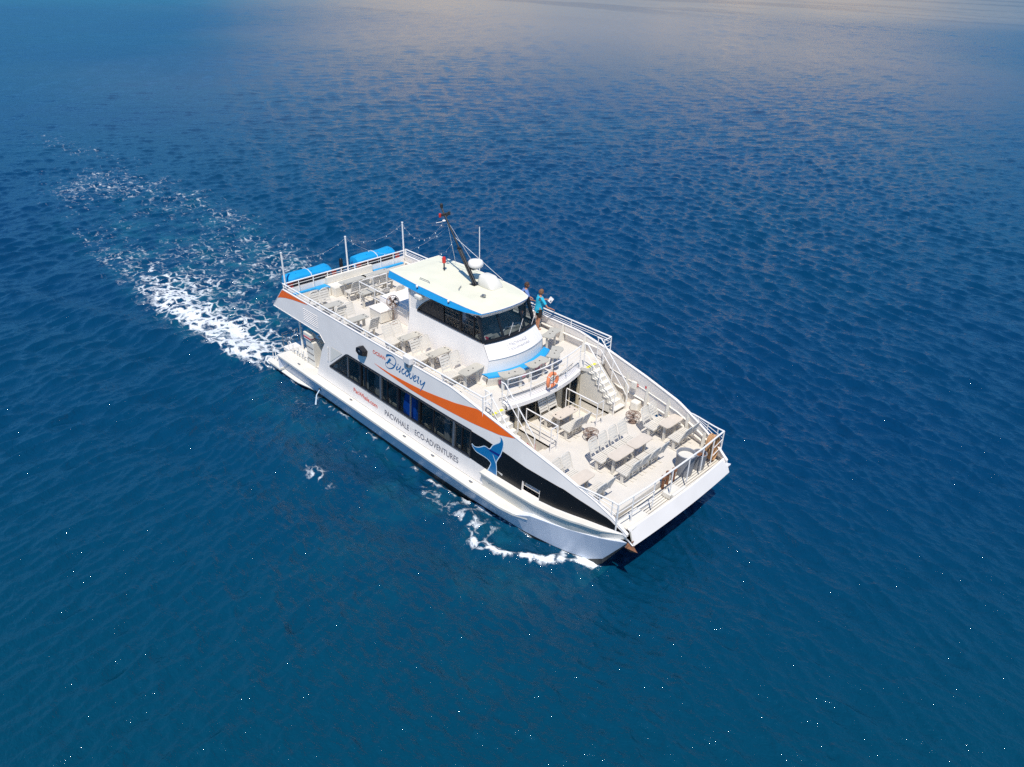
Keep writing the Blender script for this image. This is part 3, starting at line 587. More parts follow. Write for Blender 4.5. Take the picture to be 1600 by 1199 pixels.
# speaker, light box and hatch on the starboard wall
mb = MB(); mb.loft([[(x, -(W(x, z)+o), z) for x, z, o in pr] for pr in (((6.78, 3.74, 0), (6.75, 3.55, 0), (6.95, 3.42, 0), (7.3, 3.48, 0), (7.35, 3.72, 0), (7.05, 3.86, 0)), ((6.84, 3.76, .2), (6.82, 3.6, .2), (7.0, 3.5, .2), (7.25, 3.54, .2), (7.28, 3.74, .2), (7.05, 3.84, .2)))], 0, True, True)
sp = part('hull_speaker', mb, 'blackf', F); mb = MB(); mb.lathe([(.0, -.232), (.06, -.232), (.09, -.215)], (7.06, -3.36, 3.66), 14, 0, 'y'); part('speaker_cone', mb, 'steel', sp)
mb = MB(); mb.box((9.8, -3.52, 4.28), (10.22, -3.3, 4.58)); part('flood_light_box', mb, 'white', F, bevel=.04)
mb = MB(); mb.box((9.95, -3.5, 4.15), (10.1, -3.4, 4.3)); part('light_bracket', mb, 'steel', F)
mb = MB()
for x0, x1, z0, z1 in ((4.55, 5.25, 2.25, 2.9),): mb.add([(4.62, -(W(4.6, 2.2)+.012), 2.22), (4.72, -(W(4.7, 2.9)+.012), 2.92), (5.55, -(W(5.5, 2.92)+.012), 2.92), (4.62, -(W(4.6, 2.2)+.012), 2.2)], [(0, 1, 2, 3)])
part('hatch_door', mb, 'cream', F)
mb = MB(); mb.tube([(4.45, -(W(4.4, 2.3)+.05), 2.2), (4.5, -(W(4.4, 2.9)+.05), 2.85)], .02, 6); part('grab_rail', mb, 'rail', F)
mb = MB()
for k in range(7): mb.box((2.6, -(W(3, 3.4+k*.08)+.012), 3.4+k*.085), (3.75, -(W(3, 3.4+k*.08)), 3.42+k*.085))
part('side_vent', mb, 'white', F)
# fittings on the ledge
for x in (2.2, 6.3, 9.9, 11.6, 13.7):
    mb = MB(); mb.tube([(x-.09, -3.72, 1.2), (x+.09, -3.70, 1.2)], .014, 6); mb.box((x-.06, -3.74, 1.16), (x+.06, -3.68, 1.2)); part('cleat', mb, 'steel', F)
mb = MB(); mb.lathe([(.06, 0), (.06, -.12)], (4.0, -3.72, .72), 12, 0, 'y'); part('exhaust_port', mb, 'dark', F)
mb = MB(); mb.tube([(4.0, -3.8, .72), (4.0, -4.0, .5), (3.98, -4.08, .05)], [.018, .022, .045], 8); tag(part('water_jet', mb, 'wline'), 'thin cooling water jet falling from the starboard hull side near the stern', 'water jet')
# stern well: stairs, cabinet, gates
mb = MB()
for k in range(7): mb.box((1.9+k*.22, -2.95, 1.2+k*.32), (2.25+k*.22, -2.4, 1.25+k*.32))
part('stern_stairs', mb, 'cream', F)
mb = MB(); mb.box((2.35, -3.32, 1.17), (2.95, -2.9, 2.35)); cb = part('stern_cabinet', mb, 'cream', F, bevel=.02)
mb = MB()
for z in (1.45, 1.75, 2.05): mb.box((2.37, -3.335, z), (2.93, -3.322, z+.025))
part('cabinet_seam', mb, 'net', cb)
mb = MB(); mb.box((2.3, -3.36, 2.55), (2.9, -3.1, 2.72), 0); mb.box((2.32, -3.37, 2.5), (2.88, -3.12, 2.56), 1); mb.box((2.33, -3.365, 2.42), (2.85, -3.14, 2.5), 0); part('life_jacket_shelf', mb, ['cream', 'redsign'], F)
mb = MB(); mb.box((1.0, -3.3, 1.17), (2.3, -2.3, 1.24)); mb.box((.95, -3.32, .44), (1.0, -2.3, 1.2)); part('boarding_platform', mb, 'cream', F)
mb = MB()
for x in (.75, 1.15, 1.6, 2.05): mb.tube([(x, -3.35, 1.17), (x, -3.35, 1.6), (x+.08, -3.35, 1.68), (x+.2, -3.35, 1.68), (x+.27, -3.35, 1.6), (x+.27, -3.35, 1.17)], .02, 6)
for x in (-.25,): mb.tube([(x, -3.7, .44), (x, -3.7, 1.1), (x+.08, -3.7, 1.18), (x+.2, -3.7, 1.18), (x+.27, -3.7, 1.1), (x+.27, -3.7, .44)], .02, 6)
part('boarding_hoop', mb, 'rail', F)
mb = MB()
for z in (.55, .85, 1.15, 1.5): mb.tube([(-.3, -3.1, z), (-.28, -3.1, z), (-.28, -2.3, z)], .014, 5)
for y in (-3.1, -2.9, -2.7, -2.5, -2.3): mb.tube([(-.28, y, .44), (-.28, y, 1.55)], .012, 5)
mb.tube([(-.28, -3.1, .44), (-.28, -3.1, 1.6), (-.28, -2.3, 1.6), (-.28, -2.3, .44)], .022, 6); mb.tube([(-.28, -3.1, 1.1), (.7, -3.3, 1.1), (.7, -3.3, .44)], .018, 6)
part('dive_gate', mb, 'steel', F)
mb = MB()
for s in (-1, 1): mb.tube([(1.2, s*2.9, .5), (1.2, s*2.9, 3.4)], .05, 8)
part('deck_pillar', mb, 'rail', F)

# graphics on the side ----------------------------------------------------
def poly_decal(mb, s, pts, off, mi=0):
    tri = tessellate_polygon([[Vector((p[0], p[1], 0)) for p in pts]])
    mb.add([(x, s*(W(x, z)+off), z) for x, z in pts], [tuple(t) for t in tri], mi)
def stroke(mb, s, pts, wd, off, mi=0):
    P = [Vector((p[0], p[1])) for p in pts]; Q = []
    for i in range(len(P)-1):   # catmull-rom
        a = P[max(i-1, 0)]; b = P[i]; c = P[i+1]; e = P[min(i+2, len(P)-1)]
        for k in range(6):
            t = k/6; Q.append(.5*((2*b)+(c-a)*t+(2*a-5*b+4*c-e)*t*t+(3*b-a-3*c+e)*t**3))
    Q.append(P[-1]); n_ = len(Q); ws = [float(interp(i/(n_-1), np.linspace(0, 1, len(wd)), wd)) for i in range(n_)]; rr = []
    for i, q in enumerate(Q):
        t = (Q[min(i+1, n_-1)]-Q[max(i-1, 0)]).normalized(); nn = Vector((-t.y, t.x))*ws[i]/2
        rr.append([(q.x+nn.x, s*(W(q.x, q.y)+off), q.y+nn.y), (q.x-nn.x, s*(W(q.x, q.y)+off), q.y-nn.y)])
    mb.loft(rr, mi)
OL = [(7.79, 3.38), (8.25, 3.32), (8.82, 3.28), (9.42, 3.24), (10.0, 3.21), (10.76, 3.21), (11.49, 3.25), (12.19, 3.29), (13.36, 3.35), (14.7, 3.48), (15.4, 3.66)]
OT = [(7.79, 3.385), (8.82, 3.36), (9.61, 3.40), (10.11, 3.43), (10.71, 3.48), (11.47, 3.58), (12.17, 3.69), (12.57, 3.75), (13.59, 3.98), (13.7, 3.985), (15.4, 3.665)]
for s in (-1, 1):
    mb = MB(); strip(mb, s, 7.79, 15.4, lambda x: float(interp(x, *zip(*OL))), lambda x: float(interp(x, *zip(*OT))), .006)
    part('orange_swoosh', mb, 'orange', F); mb = MB()
    strip(mb, s, .16, 2.95, lambda x: float(interp(x, [.16, .3, .6, 1.1, 1.7, 2.95], [3.44, 3.66, 3.78, 3.92, 4.03, 4.2])), lambda x: min(zsh(x)-.02, 4.23), .006)
    part('orange_swoosh', mb, 'orange', F)
    wh = [(13.5, 2.57), (13.64, 2.53), (13.85, 2.6), (14.07, 2.75), (14.19, 2.77), (14.34, 2.77), (14.46, 2.96), (14.59, 3.08), (14.75, 3.22), (14.79, 3.35), (14.76, 3.44), (14.85, 3.41), (14.93, 3.29), (14.93, 3.09), (14.86, 2.81), (14.77, 2.61), (14.69, 2.41), (14.72, 2.2), (14.75, 1.91), (14.32, 1.91), (14.4, 2.1), (14.44, 2.25), (14.32, 2.32), (14.12, 2.35), (13.89, 2.35), (13.7, 2.37), (13.55, 2.46)]
    mb = MB(); poly_decal(mb, s, wh, .012); mb.v = mb.v
    stroke(mb, s, wh[19:]+wh[:19], [.03], .016, 1); stroke(mb, s, [(14.51, 2.62), (14.59, 2.5), (14.68, 2.36)], [.02, .04], .016, 1)
    poly_decal(mb, s, [(14.07, 2.76), (14.3, 2.76), (14.9, 2.78), (14.86, 2.68), (14.4, 2.68)], .014, 2)
    part('whale_tail_emblem', mb, ['whale', 'wline', 'navy'], F)
D = {'D': ([(8.6, 3.97), (8.61, 4.04), (8.74, 4.1), (8.9, 4.14), (9.04, 4.13), (9.15, 4.06), (9.17, 3.94), (9.1, 3.8), (9.01, 3.69), (8.88, 3.6), (8.72, 3.55), (8.58, 3.57), (8.52, 3.64), (8.55, 3.71), (8.62, 3.76), (8.79, 3.81), (9.06, 3.79)], [.07, .08, .05, .035, .05, .05, .03, .02, .02, .025, .03]),
'st': ([(8.84, 3.98), (8.74, 3.86), (8.67, 3.78), (8.62, 3.7)], [.1, .08, .05]), 'i': ([(9.28, 3.86), (9.21, 3.75), (9.22, 3.69), (9.31, 3.73), (9.37, 3.79)], [.05, .05, .03, .02]),
'dot': ([(9.31, 3.96), (9.32, 3.92)], [.05, .05]), 's': ([(9.37, 3.78), (9.48, 3.94), (9.45, 3.87), (9.41, 3.8), (9.44, 3.73), (9.39, 3.66), (9.35, 3.66)], [.02, .03, .05, .05, .03]),
'c': ([(9.68, 3.9), (9.6, 3.86), (9.54, 3.76), (9.57, 3.68), (9.65, 3.69), (9.75, 3.79)], [.04, .05, .05, .02]), 'o': ([(9.87, 3.92), (9.78, 3.83), (9.76, 3.71), (9.83, 3.67), (9.91, 3.73), (9.96, 3.84), (9.91, 3.91), (9.87, 3.92)], [.03, .05, .05, .03, .03]),
'v': ([(10.05, 3.88), (10.0, 3.77), (10.02, 3.69), (10.08, 3.67), (10.16, 3.76), (10.21, 3.88), (10.2, 3.96)], [.05, .05, .03, .02]), 'e': ([(10.25, 3.74), (10.36, 3.83), (10.39, 3.91), (10.31, 3.88), (10.24, 3.78), (10.24, 3.68), (10.32, 3.66), (10.42, 3.75)], [.02, .03, .04, .05, .04, .02]),
'r': ([(10.46, 3.9), (10.55, 3.92), (10.51, 3.82), (10.47, 3.68), (10.55, 3.67)], [.04, .04, .05, .03]), 'y': ([(10.67, 3.85), (10.63, 3.74), (10.67, 3.67), (10.78, 3.75), (10.9, 3.88)], [.05, .05, .03, .03]),
'y2': ([(10.9, 3.88), (10.84, 3.74), (10.76, 3.59), (10.69, 3.47), (10.62, 3.4)], [.05, .04, .03, .02])}
mb = MB()
for k, (pts, wd) in D.items(): stroke(mb, -1, pts, wd, .012)
part('script_lettering', mb, 'lblue', F)
def lettering(txt, p0, p1, h, mt, name, s=-1, off=.008, squeeze=None, wallf=None):
    cu = bpy.data.curves.new(name, 'FONT'); cu.body = txt; cu.size = 1; cu.offset = .018 if 'red' in name or 'web' in name else .004; ob = bpy.data.objects.new(name, cu); COL.objects.link(ob)
    dg = bpy.context.evaluated_depsgraph_get(); me = bpy.data.meshes.new_from_object(ob.evaluated_get(dg)); bpy.data.objects.remove(ob)
    co = np.array([v.co[:] for v in me.vertices]); w_ = co[:, 0].max()-co[:, 0].min(); x0 = co[:, 0].min(); capz = .7
    a = Vector(p0); b = Vector(p1); L_ = (b-a).length; ux_ = (b-a)/L_; uz = Vector((-ux_.y, ux_.x))
    for v, c in zip(me.vertices, co):
        q = a+ux_*((c[0]-x0)/w_*L_)+uz*(c[1]/capz*h)
        v.co = wallf(q.x, q.y) if wallf else (q.x, s*(W(q.x, q.y)+off), q.y)
    me.materials.clear(); me.materials.append(M[mt]); o = bpy.data.objects.new(name, me); COL.objects.link(o); o.parent = F; return o
lettering('OCEAN', (7.7, 3.79), (8.5, 3.79), .14, 'lred', 'red_lettering')
lettering('PacWhale.com', (6.3, 1.52), (7.95, 1.46), .19, 'lred', 'web_address_lettering')
lettering('PACWHALE', (8.45, 1.40), (10.0, 1.40), .24, 'lgrey', 'side_lettering')
lettering('ECO-ADVENTURES', (10.35, 1.41), (12.84, 1.41), .24, 'lgrey', 'side_lettering')
mb = MB()
for k in range(3):
    for j in range(3): stroke(mb, -1, [(10.08+k*.08, 1.43+j*.07), (10.12+k*.08, 1.46+j*.07)], [.02], .008)
part('side_emblem', mb, 'llight', F)
lettering('OCEAN DISCOVERY', (14.45, 1.5), (15.8, 1.53), .11, 'lgrey', 'bow_name_lettering', wallf=lambda x, z: (x, -float(interp(x, [14.15, 16, 17], [W(14.15, 1.88)+.14, W(16, 1.9)+.135, 3.5])), z))
fp = lambda a, b: (fr45(a)+(fr5(a)-fr45(a))*b+.012, a*(1-.06*b), 4.5+.52*b+.008)
lettering('PACWHALE', (-.42, .52), (.5, .52), .17, 'llight', 'panel_lettering', wallf=fp); lettering('ECO-ADVENTURES', (-.42, .3), (.55, .3), .11, 'llight', 'panel_lettering', wallf=fp)
mb = MB(); mb.loft([[fp(a, .32), fp(a, .66)] for a in (-.52, -.5)]); part('panel_emblem', mb, 'llight', F)

# ---------------------------------------------------------------- furniture
def chair_proto():
    t = thing('slatted_chair', 'x', 'chair')
    mb = MB()   # seat of slats (facing +x)
    for k in range(6): mb.box((-.2+k*.072, -.215, .425), (-.2+k*.072+.056, .215, .45))
    for s in (-1, 1): mb.box((-.22, s*.225-.015, .40), (.24, s*.225+.015, .455))
    mb.box((.22, -.22, .40), (.25, .22, .45)); part('seat', mb, 'plastic', t, bevel=.006)
    mb = MB(); fr_ = []
    bp = lambda y, h: (-.23-h*.20, y, .46+h*.56)
    for p in [(-.205, 0), (-.205, .3), (-.205, .9), (-.17, .98), (-.1, 1.02), (.1, 1.02), (.17, .98), (.205, .9), (.205, .3), (.205, 0)]: fr_.append(bp(*p))
    mb.tube(fr_, .017, 6)
    for k in range(5):
        h = .12+k*.17; a = Vector(bp(-.19, h)); b = Vector(bp(.19, h+.135)); mb.add([bp(-.2, h), bp(.2, h), bp(.2, h+.13), bp(-.2, h+.13)]+[(q[0]-.012, q[1], q[2]-.004) for q in (bp(-.2, h), bp(.2, h), bp(.2, h+.13), bp(-.2, h+.13))], [(0, 1, 2, 3), (7, 6, 5, 4), (0, 4, 5, 1), (1, 5, 6, 2), (2, 6, 7, 3), (3, 7, 4, 0)])
    part('backrest', mb, 'plastic', t)
    for s in (-1, 1):
        mb = MB(); mb.box((-.05, s*.17-.03, .04), (.05, s*.17+.03, .41)); mb.box((-.24, s*.17-.03, 0), (.24, s*.17+.03, .045)); part('leg', mb, 'plastic', t, bevel=.008)
    return t
ch0 = chair_proto(); first = [True]
def chair(x, y, z, rz, label, group):
    if first[0]:
        first[0] = False; ch0.location = (x, y, z); ch0.rotation_euler.z = rz; ch0['label'] = label; ch0['group'] = group; return ch0
    return dup(ch0, (x, y, z), rz, label, group)
def table_proto(wx, wy, mt, holes, name='deck_table'):
    t = thing(name, 'x', 'table'); a, b = wx/2, wy/2
    pts = [(-a*.8, -b), (a*.8, -b), (a, -b*.75), (a, b*.75), (a*.8, b), (-a*.8, b), (-a, b*.75), (-a, -b*.75)]
    mb = MB(); mb.prism(pts, .69, .72); tp_ = part('tabletop', mb, mt, t, bevel=.006)
    mb = MB()
    for hx, hy in holes: mb.lathe([(.032, .7205), (.032, .7235)], (hx, hy, 0), 10)
    if holes: part('cup_holder', mb, 'dark', tp_)
    for s in (-1, 1):
        mb = MB(); mb.box((-.035, s*b*.66-.05, 0), (.035, s*b*.66+.05, .69)); mb.box((-a*.7, s*b*.66-.05, 0), (a*.7, s*b*.66+.05, .03)); part('leg', mb, 'plastic', t)
    return t
def place(proto, x, y, z, rz, label, group): return dup(proto, (x, y, z), rz, label, group)
G1, G2, G3 = 'tables on the fore deck', 'tables along the starboard upper deck', 'tables in front of the blue bench'
C1, C2, C3 = 'chairs on the fore deck', 'chairs along the starboard upper deck', 'chairs on the aft upper deck'
def own(t, x, y, z, rz, label, group): t.location = (x, y, z); t.rotation_euler.z = rz; t['label'] = label; t['group'] = group; return t
tA = own(table_proto(.46, 1.0, 'table2', []), 17.5, -.38, MD, 0, 'sand coloured table on the fore deck, starboard half of the central pair', G1)
place(tA, 17.5, .66, MD, 0, 'sand coloured table on the fore deck, port half of the central pair', G1)
place(tA, 17.5, 2.5, MD, 0, 'sand coloured table against the port bulwark of the fore deck', G1)
place(tA, 17.5, -2.42, MD, 0, 'sand coloured table against the starboard bulwark of the fore deck', G1)
tB = own(table_proto(.46, 1.05, 'table2', [(-.12, .38), (.12, .38), (-.12, -.38), (.12, -.38)]), 14.55, .12, MD, 0, 'sand table with four cup holders just outside the front cabin windows', G1)
side = {-.78: 'starboard outermost', -.26: 'starboard inner', .28: 'port inner', .8: 'port outermost'}
for y, nm in side.items():
    chair(16.98, y, MD, 0, f'white slatted chair facing the bow at the central fore deck tables, {nm} of four', C1)
    chair(18.02, y+.05, MD, pi, f'white slatted chair facing aft at the central fore deck tables, {nm} of four', C1)
for y, nm in ((2.13, 'inboard'), (2.6, 'outboard')):
    chair(16.98, y, MD, 0, f'white slatted chair facing the bow at the port bulwark table, {nm} one', C1); chair(18.05, y+.02, MD, pi, f'white slatted chair facing aft at the port bulwark table, {nm} one', C1)
    chair(16.98, -y, MD, 0, f'white slatted chair facing the bow at the starboard bulwark table, {nm} one', C1); chair(18.02, -y+.1, MD, pi, f'white slatted chair facing aft at the starboard bulwark table, {nm} one', C1)
for y, nm in ((-.17, 'starboard'), (.3, 'port')):
    chair(14.05, y, MD, 0, f'white slatted chair backed against the front cabin windows, {nm} one', C1); chair(15.05, y-.02, MD, pi, f'white slatted chair facing the front cabin windows, {nm} one', C1)
tC = own(table_proto(.42, .95, 'table', [(-.1, .38), (.1, .38), (-.1, -.38), (.1, -.38)]), 8.25, -2.02, UD, 0, 'beige table beside the wheelhouse, aftmost of the three along its starboard side', G2)
place(tC, 10.02, -2.02, UD, 0, 'beige table beside the wheelhouse, middle of the three along its starboard side', G2)
tE = own(table_proto(.46, 1.0, 'table', [(0, .1), (0, -.15)]), 11.82, -2.0, UD, .12, 'beige table with two cup holders nearest the starboard end of the blue bench', G2)
place(tC, 3.72, -2.62, UD, 0, 'beige table by the starboard rail nearest the stern', G2)
place(tC, 5.55, -2.62, UD, 0, 'beige table by the starboard rail beside the white deck box', G2)
for x, nm, ysx in ((7.7, 'aftmost wheelhouse-side table', (-2.42, -1.96)), (9.48, 'middle wheelhouse-side table', (-2.42, -1.96)), (11.22, 'table nearest the blue bench', (-2.42, -1.95)), (5.03, 'table beside the white deck box', (-2.85, -2.4)), (3.15, 'starboard table nearest the stern', (-2.85, -2.4))):
    for y, q in zip(ysx, ('outboard', 'inboard')): chair(x, y, UD, 0, f'ivory slatted chair aft of the {nm}, {q} one', C2)
for x, y, lb in ((6.12, -2.4, 'ivory slatted chair facing aft, forward of the table beside the white deck box'), (4.28, -2.75, 'ivory slatted chair facing aft just forward of the starboard sternmost table')): chair(x, y, UD, pi, lb, C2)
def wavy(name, x, y, rz, lb):
    t = thing(name, lb, 'table', (x, y, UD), rz, G3); pts = [(-.24, -.45), (0, -.5), (.2, -.46), (.26, -.3), (.2, 0), (.26, .3), (.2, .46), (0, .5), (-.24, .45), (-.18, 0)]
    mb = MB(); mb.prism(pts, .69, .72); tp_ = part('tabletop', mb, 'table', t, bevel=.006); mb = MB()
    for q in (-.12, .12): mb.lathe([(.032, .7205), (.032, .7235)], (0, q, 0), 10)
    part('cup_holder', mb, 'dark', tp_)
    for s in (-1, 1): mb = MB(); mb.box((-.03, s*.36-.05, 0), (.03, s*.36+.05, .69)); mb.box((-.03, s*.36-.05, 0), (.3, s*.36+.05, .03)); part('leg', mb, 'plastic', t)
wavy('bench_table', 12.97, -1.08, -.28, 'beige wavy table at the starboard end of the curved blue bench')
wavy('bench_table', 13.02, .17, .05, 'beige wavy table before the middle of the curved blue bench')
wavy('bench_table', 12.92, 1.24, .5, 'beige wavy table at the port end of the curved blue bench')
wavy('bench_table', 11.7, 2.33, .3, 'beige table on the port side beside the wheelhouse front, under the standing man')
# aft upper deck group
tG = own(table_proto(.42, 1.35, 'table', [(-.1, .55), (.1, -.55)]), 1.98, -.42, UD, 0, 'long beige table before the stern locker, starboard of the two', 'long tables at the stern')
place(tG, 1.98, .82, UD, 0, 'long beige table before the stern locker, port of the two', 'long tables at the stern')
for i, y in enumerate((-.85, -.35, .2, .7, 1.15)): chair(2.5, y, UD, pi, f'ivory slatted chair facing the long stern tables, number {i+1} from starboard' if False else f"ivory slatted chair facing the long stern tables, {('starboard end', 'second from the starboard end', 'middle', 'second from the port end', 'port end')[i]} of the row", C3)
place(tC, 3.55, -.9+.25, UD, 0, 'small pale table inside the companionway rail corner', 'long tables at the stern')
chair(3.95, -.3, UD, pi, 'ivory slatted chair beside the small table by the louvre', C3); chair(4.1, .35, UD, pi, 'ivory slatted chair facing the stern just aft of the companionway housing', C3)
chair(3.1, 0.05, UD, 0, 'ivory slatted chair facing forward inside the companionway rail', C3)
place(tC, 4.2, 1.6, UD, 0, 'beige table under the port side of the roof overhang', 'long tables at the stern')
for y in (1.4, 1.9): chair(3.65, y, UD, 0, f"ivory slatted chair aft of the table under the roof overhang, {'inboard' if y < 1.5 else 'outboard'} one", C3)
for x, y, q in ((2.2, -2.75, 'outboard'), (2.2, -2.25, 'inboard')): chair(x, y, UD, pi, f'ivory slatted chair facing the starboard stern cushion, {q} one', C3)
for y, q in ((2.3, 'inboard'), (2.8, 'outboard')):
    chair(9.55 if False else 8.9, y, UD, 0, f'ivory slatted chair on the port side deck behind the wheelhouse roof, {q} one', C3)
# deck box
t = thing('deck_box', 'white lidded deck box on the starboard upper deck', 'box', (5.02, -1.08, UD), 0)
mb = MB(); mb.box((-.4, -.3, .03), (.4, .3, .5)); part('body', mb, 'cream', t, bevel=.02); mb = MB(); mb.box((-.42, -.32, .5), (.42, .32, .57)); part('lid', mb, 'white', t, bevel=.02)
mb = MB(); mb.box((-.38, -.28, 0), (.38, .28, .03)); part('base', mb, 'dark', t)
# fans
def fan(x, y, z, lb, tilt=(0, 0, 0)):
    t = thing('wire_fan', lb, 'fan', (x, y, z), 0, 'caged deck fans'); q = Matrix.Rotation(tilt[0], 3, 'X')@Matrix.Rotation(tilt[1], 3, 'Y')
    c = Vector((0, 0, tilt[2]))
    mb = MB()
    for rr, dz in ((.28, 0), (.27, .05), (.19, .075), (.1, .085), (.27, -.05)): mb.tube([c+q@Vector((rr*cos(a), rr*sin(a), dz)) for a in np.linspace(0, 2*pi, 24, endpoint=False)], .008, 5, closed=True)
    for a in np.linspace(0, 2*pi, 18, endpoint=False): mb.tube([c+q@Vector((rr*cos(a), rr*sin(a), dz)) for rr, dz in ((.28, 0), (.27, .05), (.05, .09))], .005, 4)
    part('cage', mb, 'wire', t); mb = MB()
    for k in range(4):
        a = k*pi/2; mb.add([c+q@Vector((rr*cos(a+o), rr*sin(a+o), dz)) for rr, o, dz in ((.05, 0, 0), (.24, -.25, .02), (.24, .35, -.02), (.05, .8, 0))], [(0, 1, 2, 3)])
    part('blades', mb, 'wire', t); mb = MB(); mb.tube([c+q@Vector((0, 0, -.1)), c+q@Vector((0, 0, .06))], .05, 10); part('motor', mb, 'dark', t)
    mb = MB(); mb.lathe([(.16, 0), (.16, .02)], (0, 0, 0), 16); mb.tube([(0, 0, 0), c+q@Vector((0, 0, -.08))], .015, 6); part('stand', mb, 'wire', t)
fan(15.62+.05, .3, MD, 'caged fan lying face up on the fore deck aft of the central chairs', (0, 0, .3)); fan(15.98, 2.35, MD, 'caged fan lying face up on the fore deck near the port stairs', (0, 0, .3))
fan(5.7, -.92, UD, 'dark caged fan standing upright beside the companionway housing', (.5, 1.35, 1.0))
# bow tub, rope coil, lifebuoy, anchor
for x, y, zb_, h_, r_q, lb in ((18.95, 1.36, 1.9, .82, .33, 'tall grey drum with a cream top behind the bow rail'), (19.12, 1.98, 1.9, .62, .24, 'lower grey drum beside the tall drum behind the bow rail')):
    t = thing('bow_drum', lb, 'drum', (x, y, zb_), 0, 'grey drums on the bow grating'); mb = MB(); mb.lathe([(r_q*.85, 0), (r_q*.93, h_*.4), (r_q, h_*.95), (r_q+.012, h_), (r_q-.04, h_), (r_q-.05, h_-.12), (0, h_-.12)], n=32); part('shell', mb, 'grey', t)
    mb = MB(); mb.lathe([(.0, h_-.105), (r_q-.052, h_-.105), (r_q-.052, h_-.118)], n=32); part('top', mb, 'cream' if h_ > .7 else 'rust', t)
mb = MB()
for k in range(26):
    a0 = random.random()*.5; mb.tube([(19.12+.1*sin(k*1.7)+.015*k*.3, 2.62+(.17+.02*(k % 4))*cos(a+a0), 2.5+(.38+.03*(k % 5))*sin(a+a0)) for a in np.linspace(0, 2*pi, 20, endpoint=False)], .02, 6, closed=True)
tag(part('rope_coil', mb, 'rope'), 'tan mooring rope coil hung at the port corner of the bow rail', 'rope')
t = thing('life_ring', 'faded orange life ring hung on the middle of the upper deck front rail', 'life ring', (13.93, 0, 3.93)); mb = MB()
q = []
for k in range(28):
    a = 2*pi*k/28; q.append((.03*cos(a*2), .24*cos(a), .26*sin(a)))
mb.tube(q, .065, 10, closed=True); part('ring', mb, 'buoy', t); mb = MB()
for k in range(4):
    a = pi/4+k*pi/2; mb.tube([(.02, (.24-.08)*cos(a), (.26-.08)*sin(a)), (.085, .24*cos(a), .26*sin(a)), (.02, .32*cos(a), .34*sin(a))], .02, 6)
part('band', mb, 'cream', t); mb = MB(); mb.tube([(.05, 0, .6), (.07, -.02, .3), (.08, 0, -.15)], .012, 6); part('cord', mb, 'dark', t)
t = thing('anchor', 'rusty plough anchor hanging at the starboard bow gap', 'anchor', (19.75, -2.77, 1.85)); mb = MB(); mb.tube([(-.45, 0, .12), (0, 0, .08), (.22, 0, -.02)], .035, 8); part('shank', mb, 'steel', t)
mb = MB(); mb.add([(.05, -.16, -.08), (.42, 0, -.16), (.05, .16, -.08), (.05, 0, .04), (.15, 0, -.3)], [(0, 1, 3), (1, 2, 3), (0, 4, 1), (1, 4, 2), (0, 3, 4), (2, 4, 3)]); mb.tube([(.1, -.2, -.03), (.1, .2, -.03)], .02, 6); part('fluke', mb, 'rust', t)
# liferafts off the stern
for s, lb in ((-1, 'blue covered liferaft canister on the stern rail, starboard one'), (1, 'blue covered liferaft canister on the stern rail, port one')):
    yc = -1.85 if s < 0 else 1.72
    t = thing('liferaft', lb, 'liferaft', (.5, yc, 4.25), 0, 'covered liferafts at the stern'); mb = MB(); rings = []
    for y in (-1.12, -1.08, -.95, -.5, 0, .5, .95, 1.08, 1.12):
        k = float(interp(abs(y), [0, .95, 1.08, 1.12], [1, 1, .85, .6])); sag = .025*sin(y*9)
        rings.append([(a*k, y, (b+sag*(b > .2))*(.25+.75*k)) for a, b in ((-.42, -.12), (-.44, .15), (-.36, .33), (-.12, .43), (.12, .43), (.36, .33), (.44, .15), (.42, -.12))])
    mb.loft(rings, 0, True, True, True); part('cover', mb, 'bluefab', t)
    mb = MB(); mb.box((-.35, -1.08, -.34), (.42, 1.08, -.115)); part('cradle', mb, 'dark', t)
    mb = MB(); mb.box((.425, -1.0, -.1), (.44, .93, .19)); part('shade_panel', mb, 'dark', t)  # dark panel put in for the cradle's shade behind the rail
    for y in (-1.22, 1.0): mb = MB(); mb.box((.38, y, -.16), (.445, y+.24, .2)); part('red_canister_end', mb, 'red', t)
    mb = MB(); mb.tube([(-.45, 0, 0), (-.37, 0, .345), (-.12, 0, .445), (.12, 0, .445), (.37, 0, .345), (.45, 0, .05)], .016, 5); part('strap', mb, 'rail', t)
    mb = MB(); mb.box((.40, -1.05, .2), (.46, 1.05, .235)); part('red_trim', mb, 'red', t)
# black post behind stern rail
mb = MB(); mb.lathe([(.05, 3.9), (.05, 4.2), (.09, 4.22), (.09, 4.75), (.05, 4.8)], (.6, -.12, 0), 10); tag(part('stern_lantern', mb, 'blackf'), 'small black lantern post behind the stern rail between the liferafts', 'lantern')
# string lights
t = thing('string_lights', 'string of small clear bulbs from the mast to the stern poles', 'string lights', (0, 0, 0)); mbw = MB(); bulbs = []
mt = Vector((8.0, .28, 8.1))
for a, b, sag, nb in (((.97, 3.21, 5.85), (7.75, .28, 8.3), .8, 8), ((.97, 0, 5.85), (7.85, .28, 8.0), .9, 6), ((.97, 0, 5.85), (.97, 3.21, 5.85), .45, 5), ((.97, -3.21, 5.85), (.97, 0, 5.85), .45, 4), ((8.3, .28, 7.7), (6.2, 1.2, 6.3), .2, 3)):
    a, b = Vector(a), Vector(b); P_ = [a+(b-a)*k/20-Vector((0, 0, sag*4*(k/20)*(1-k/20))) for k in range(21)]; mbw.tube(P_, .0022, 4)
    for k in range(nb): u = (k+.5)/nb; bulbs.append(a+(b-a)*u-Vector((0, 0, sag*4*u*(1-u)+.05)))
part('wire', mbw, 'rail', t)
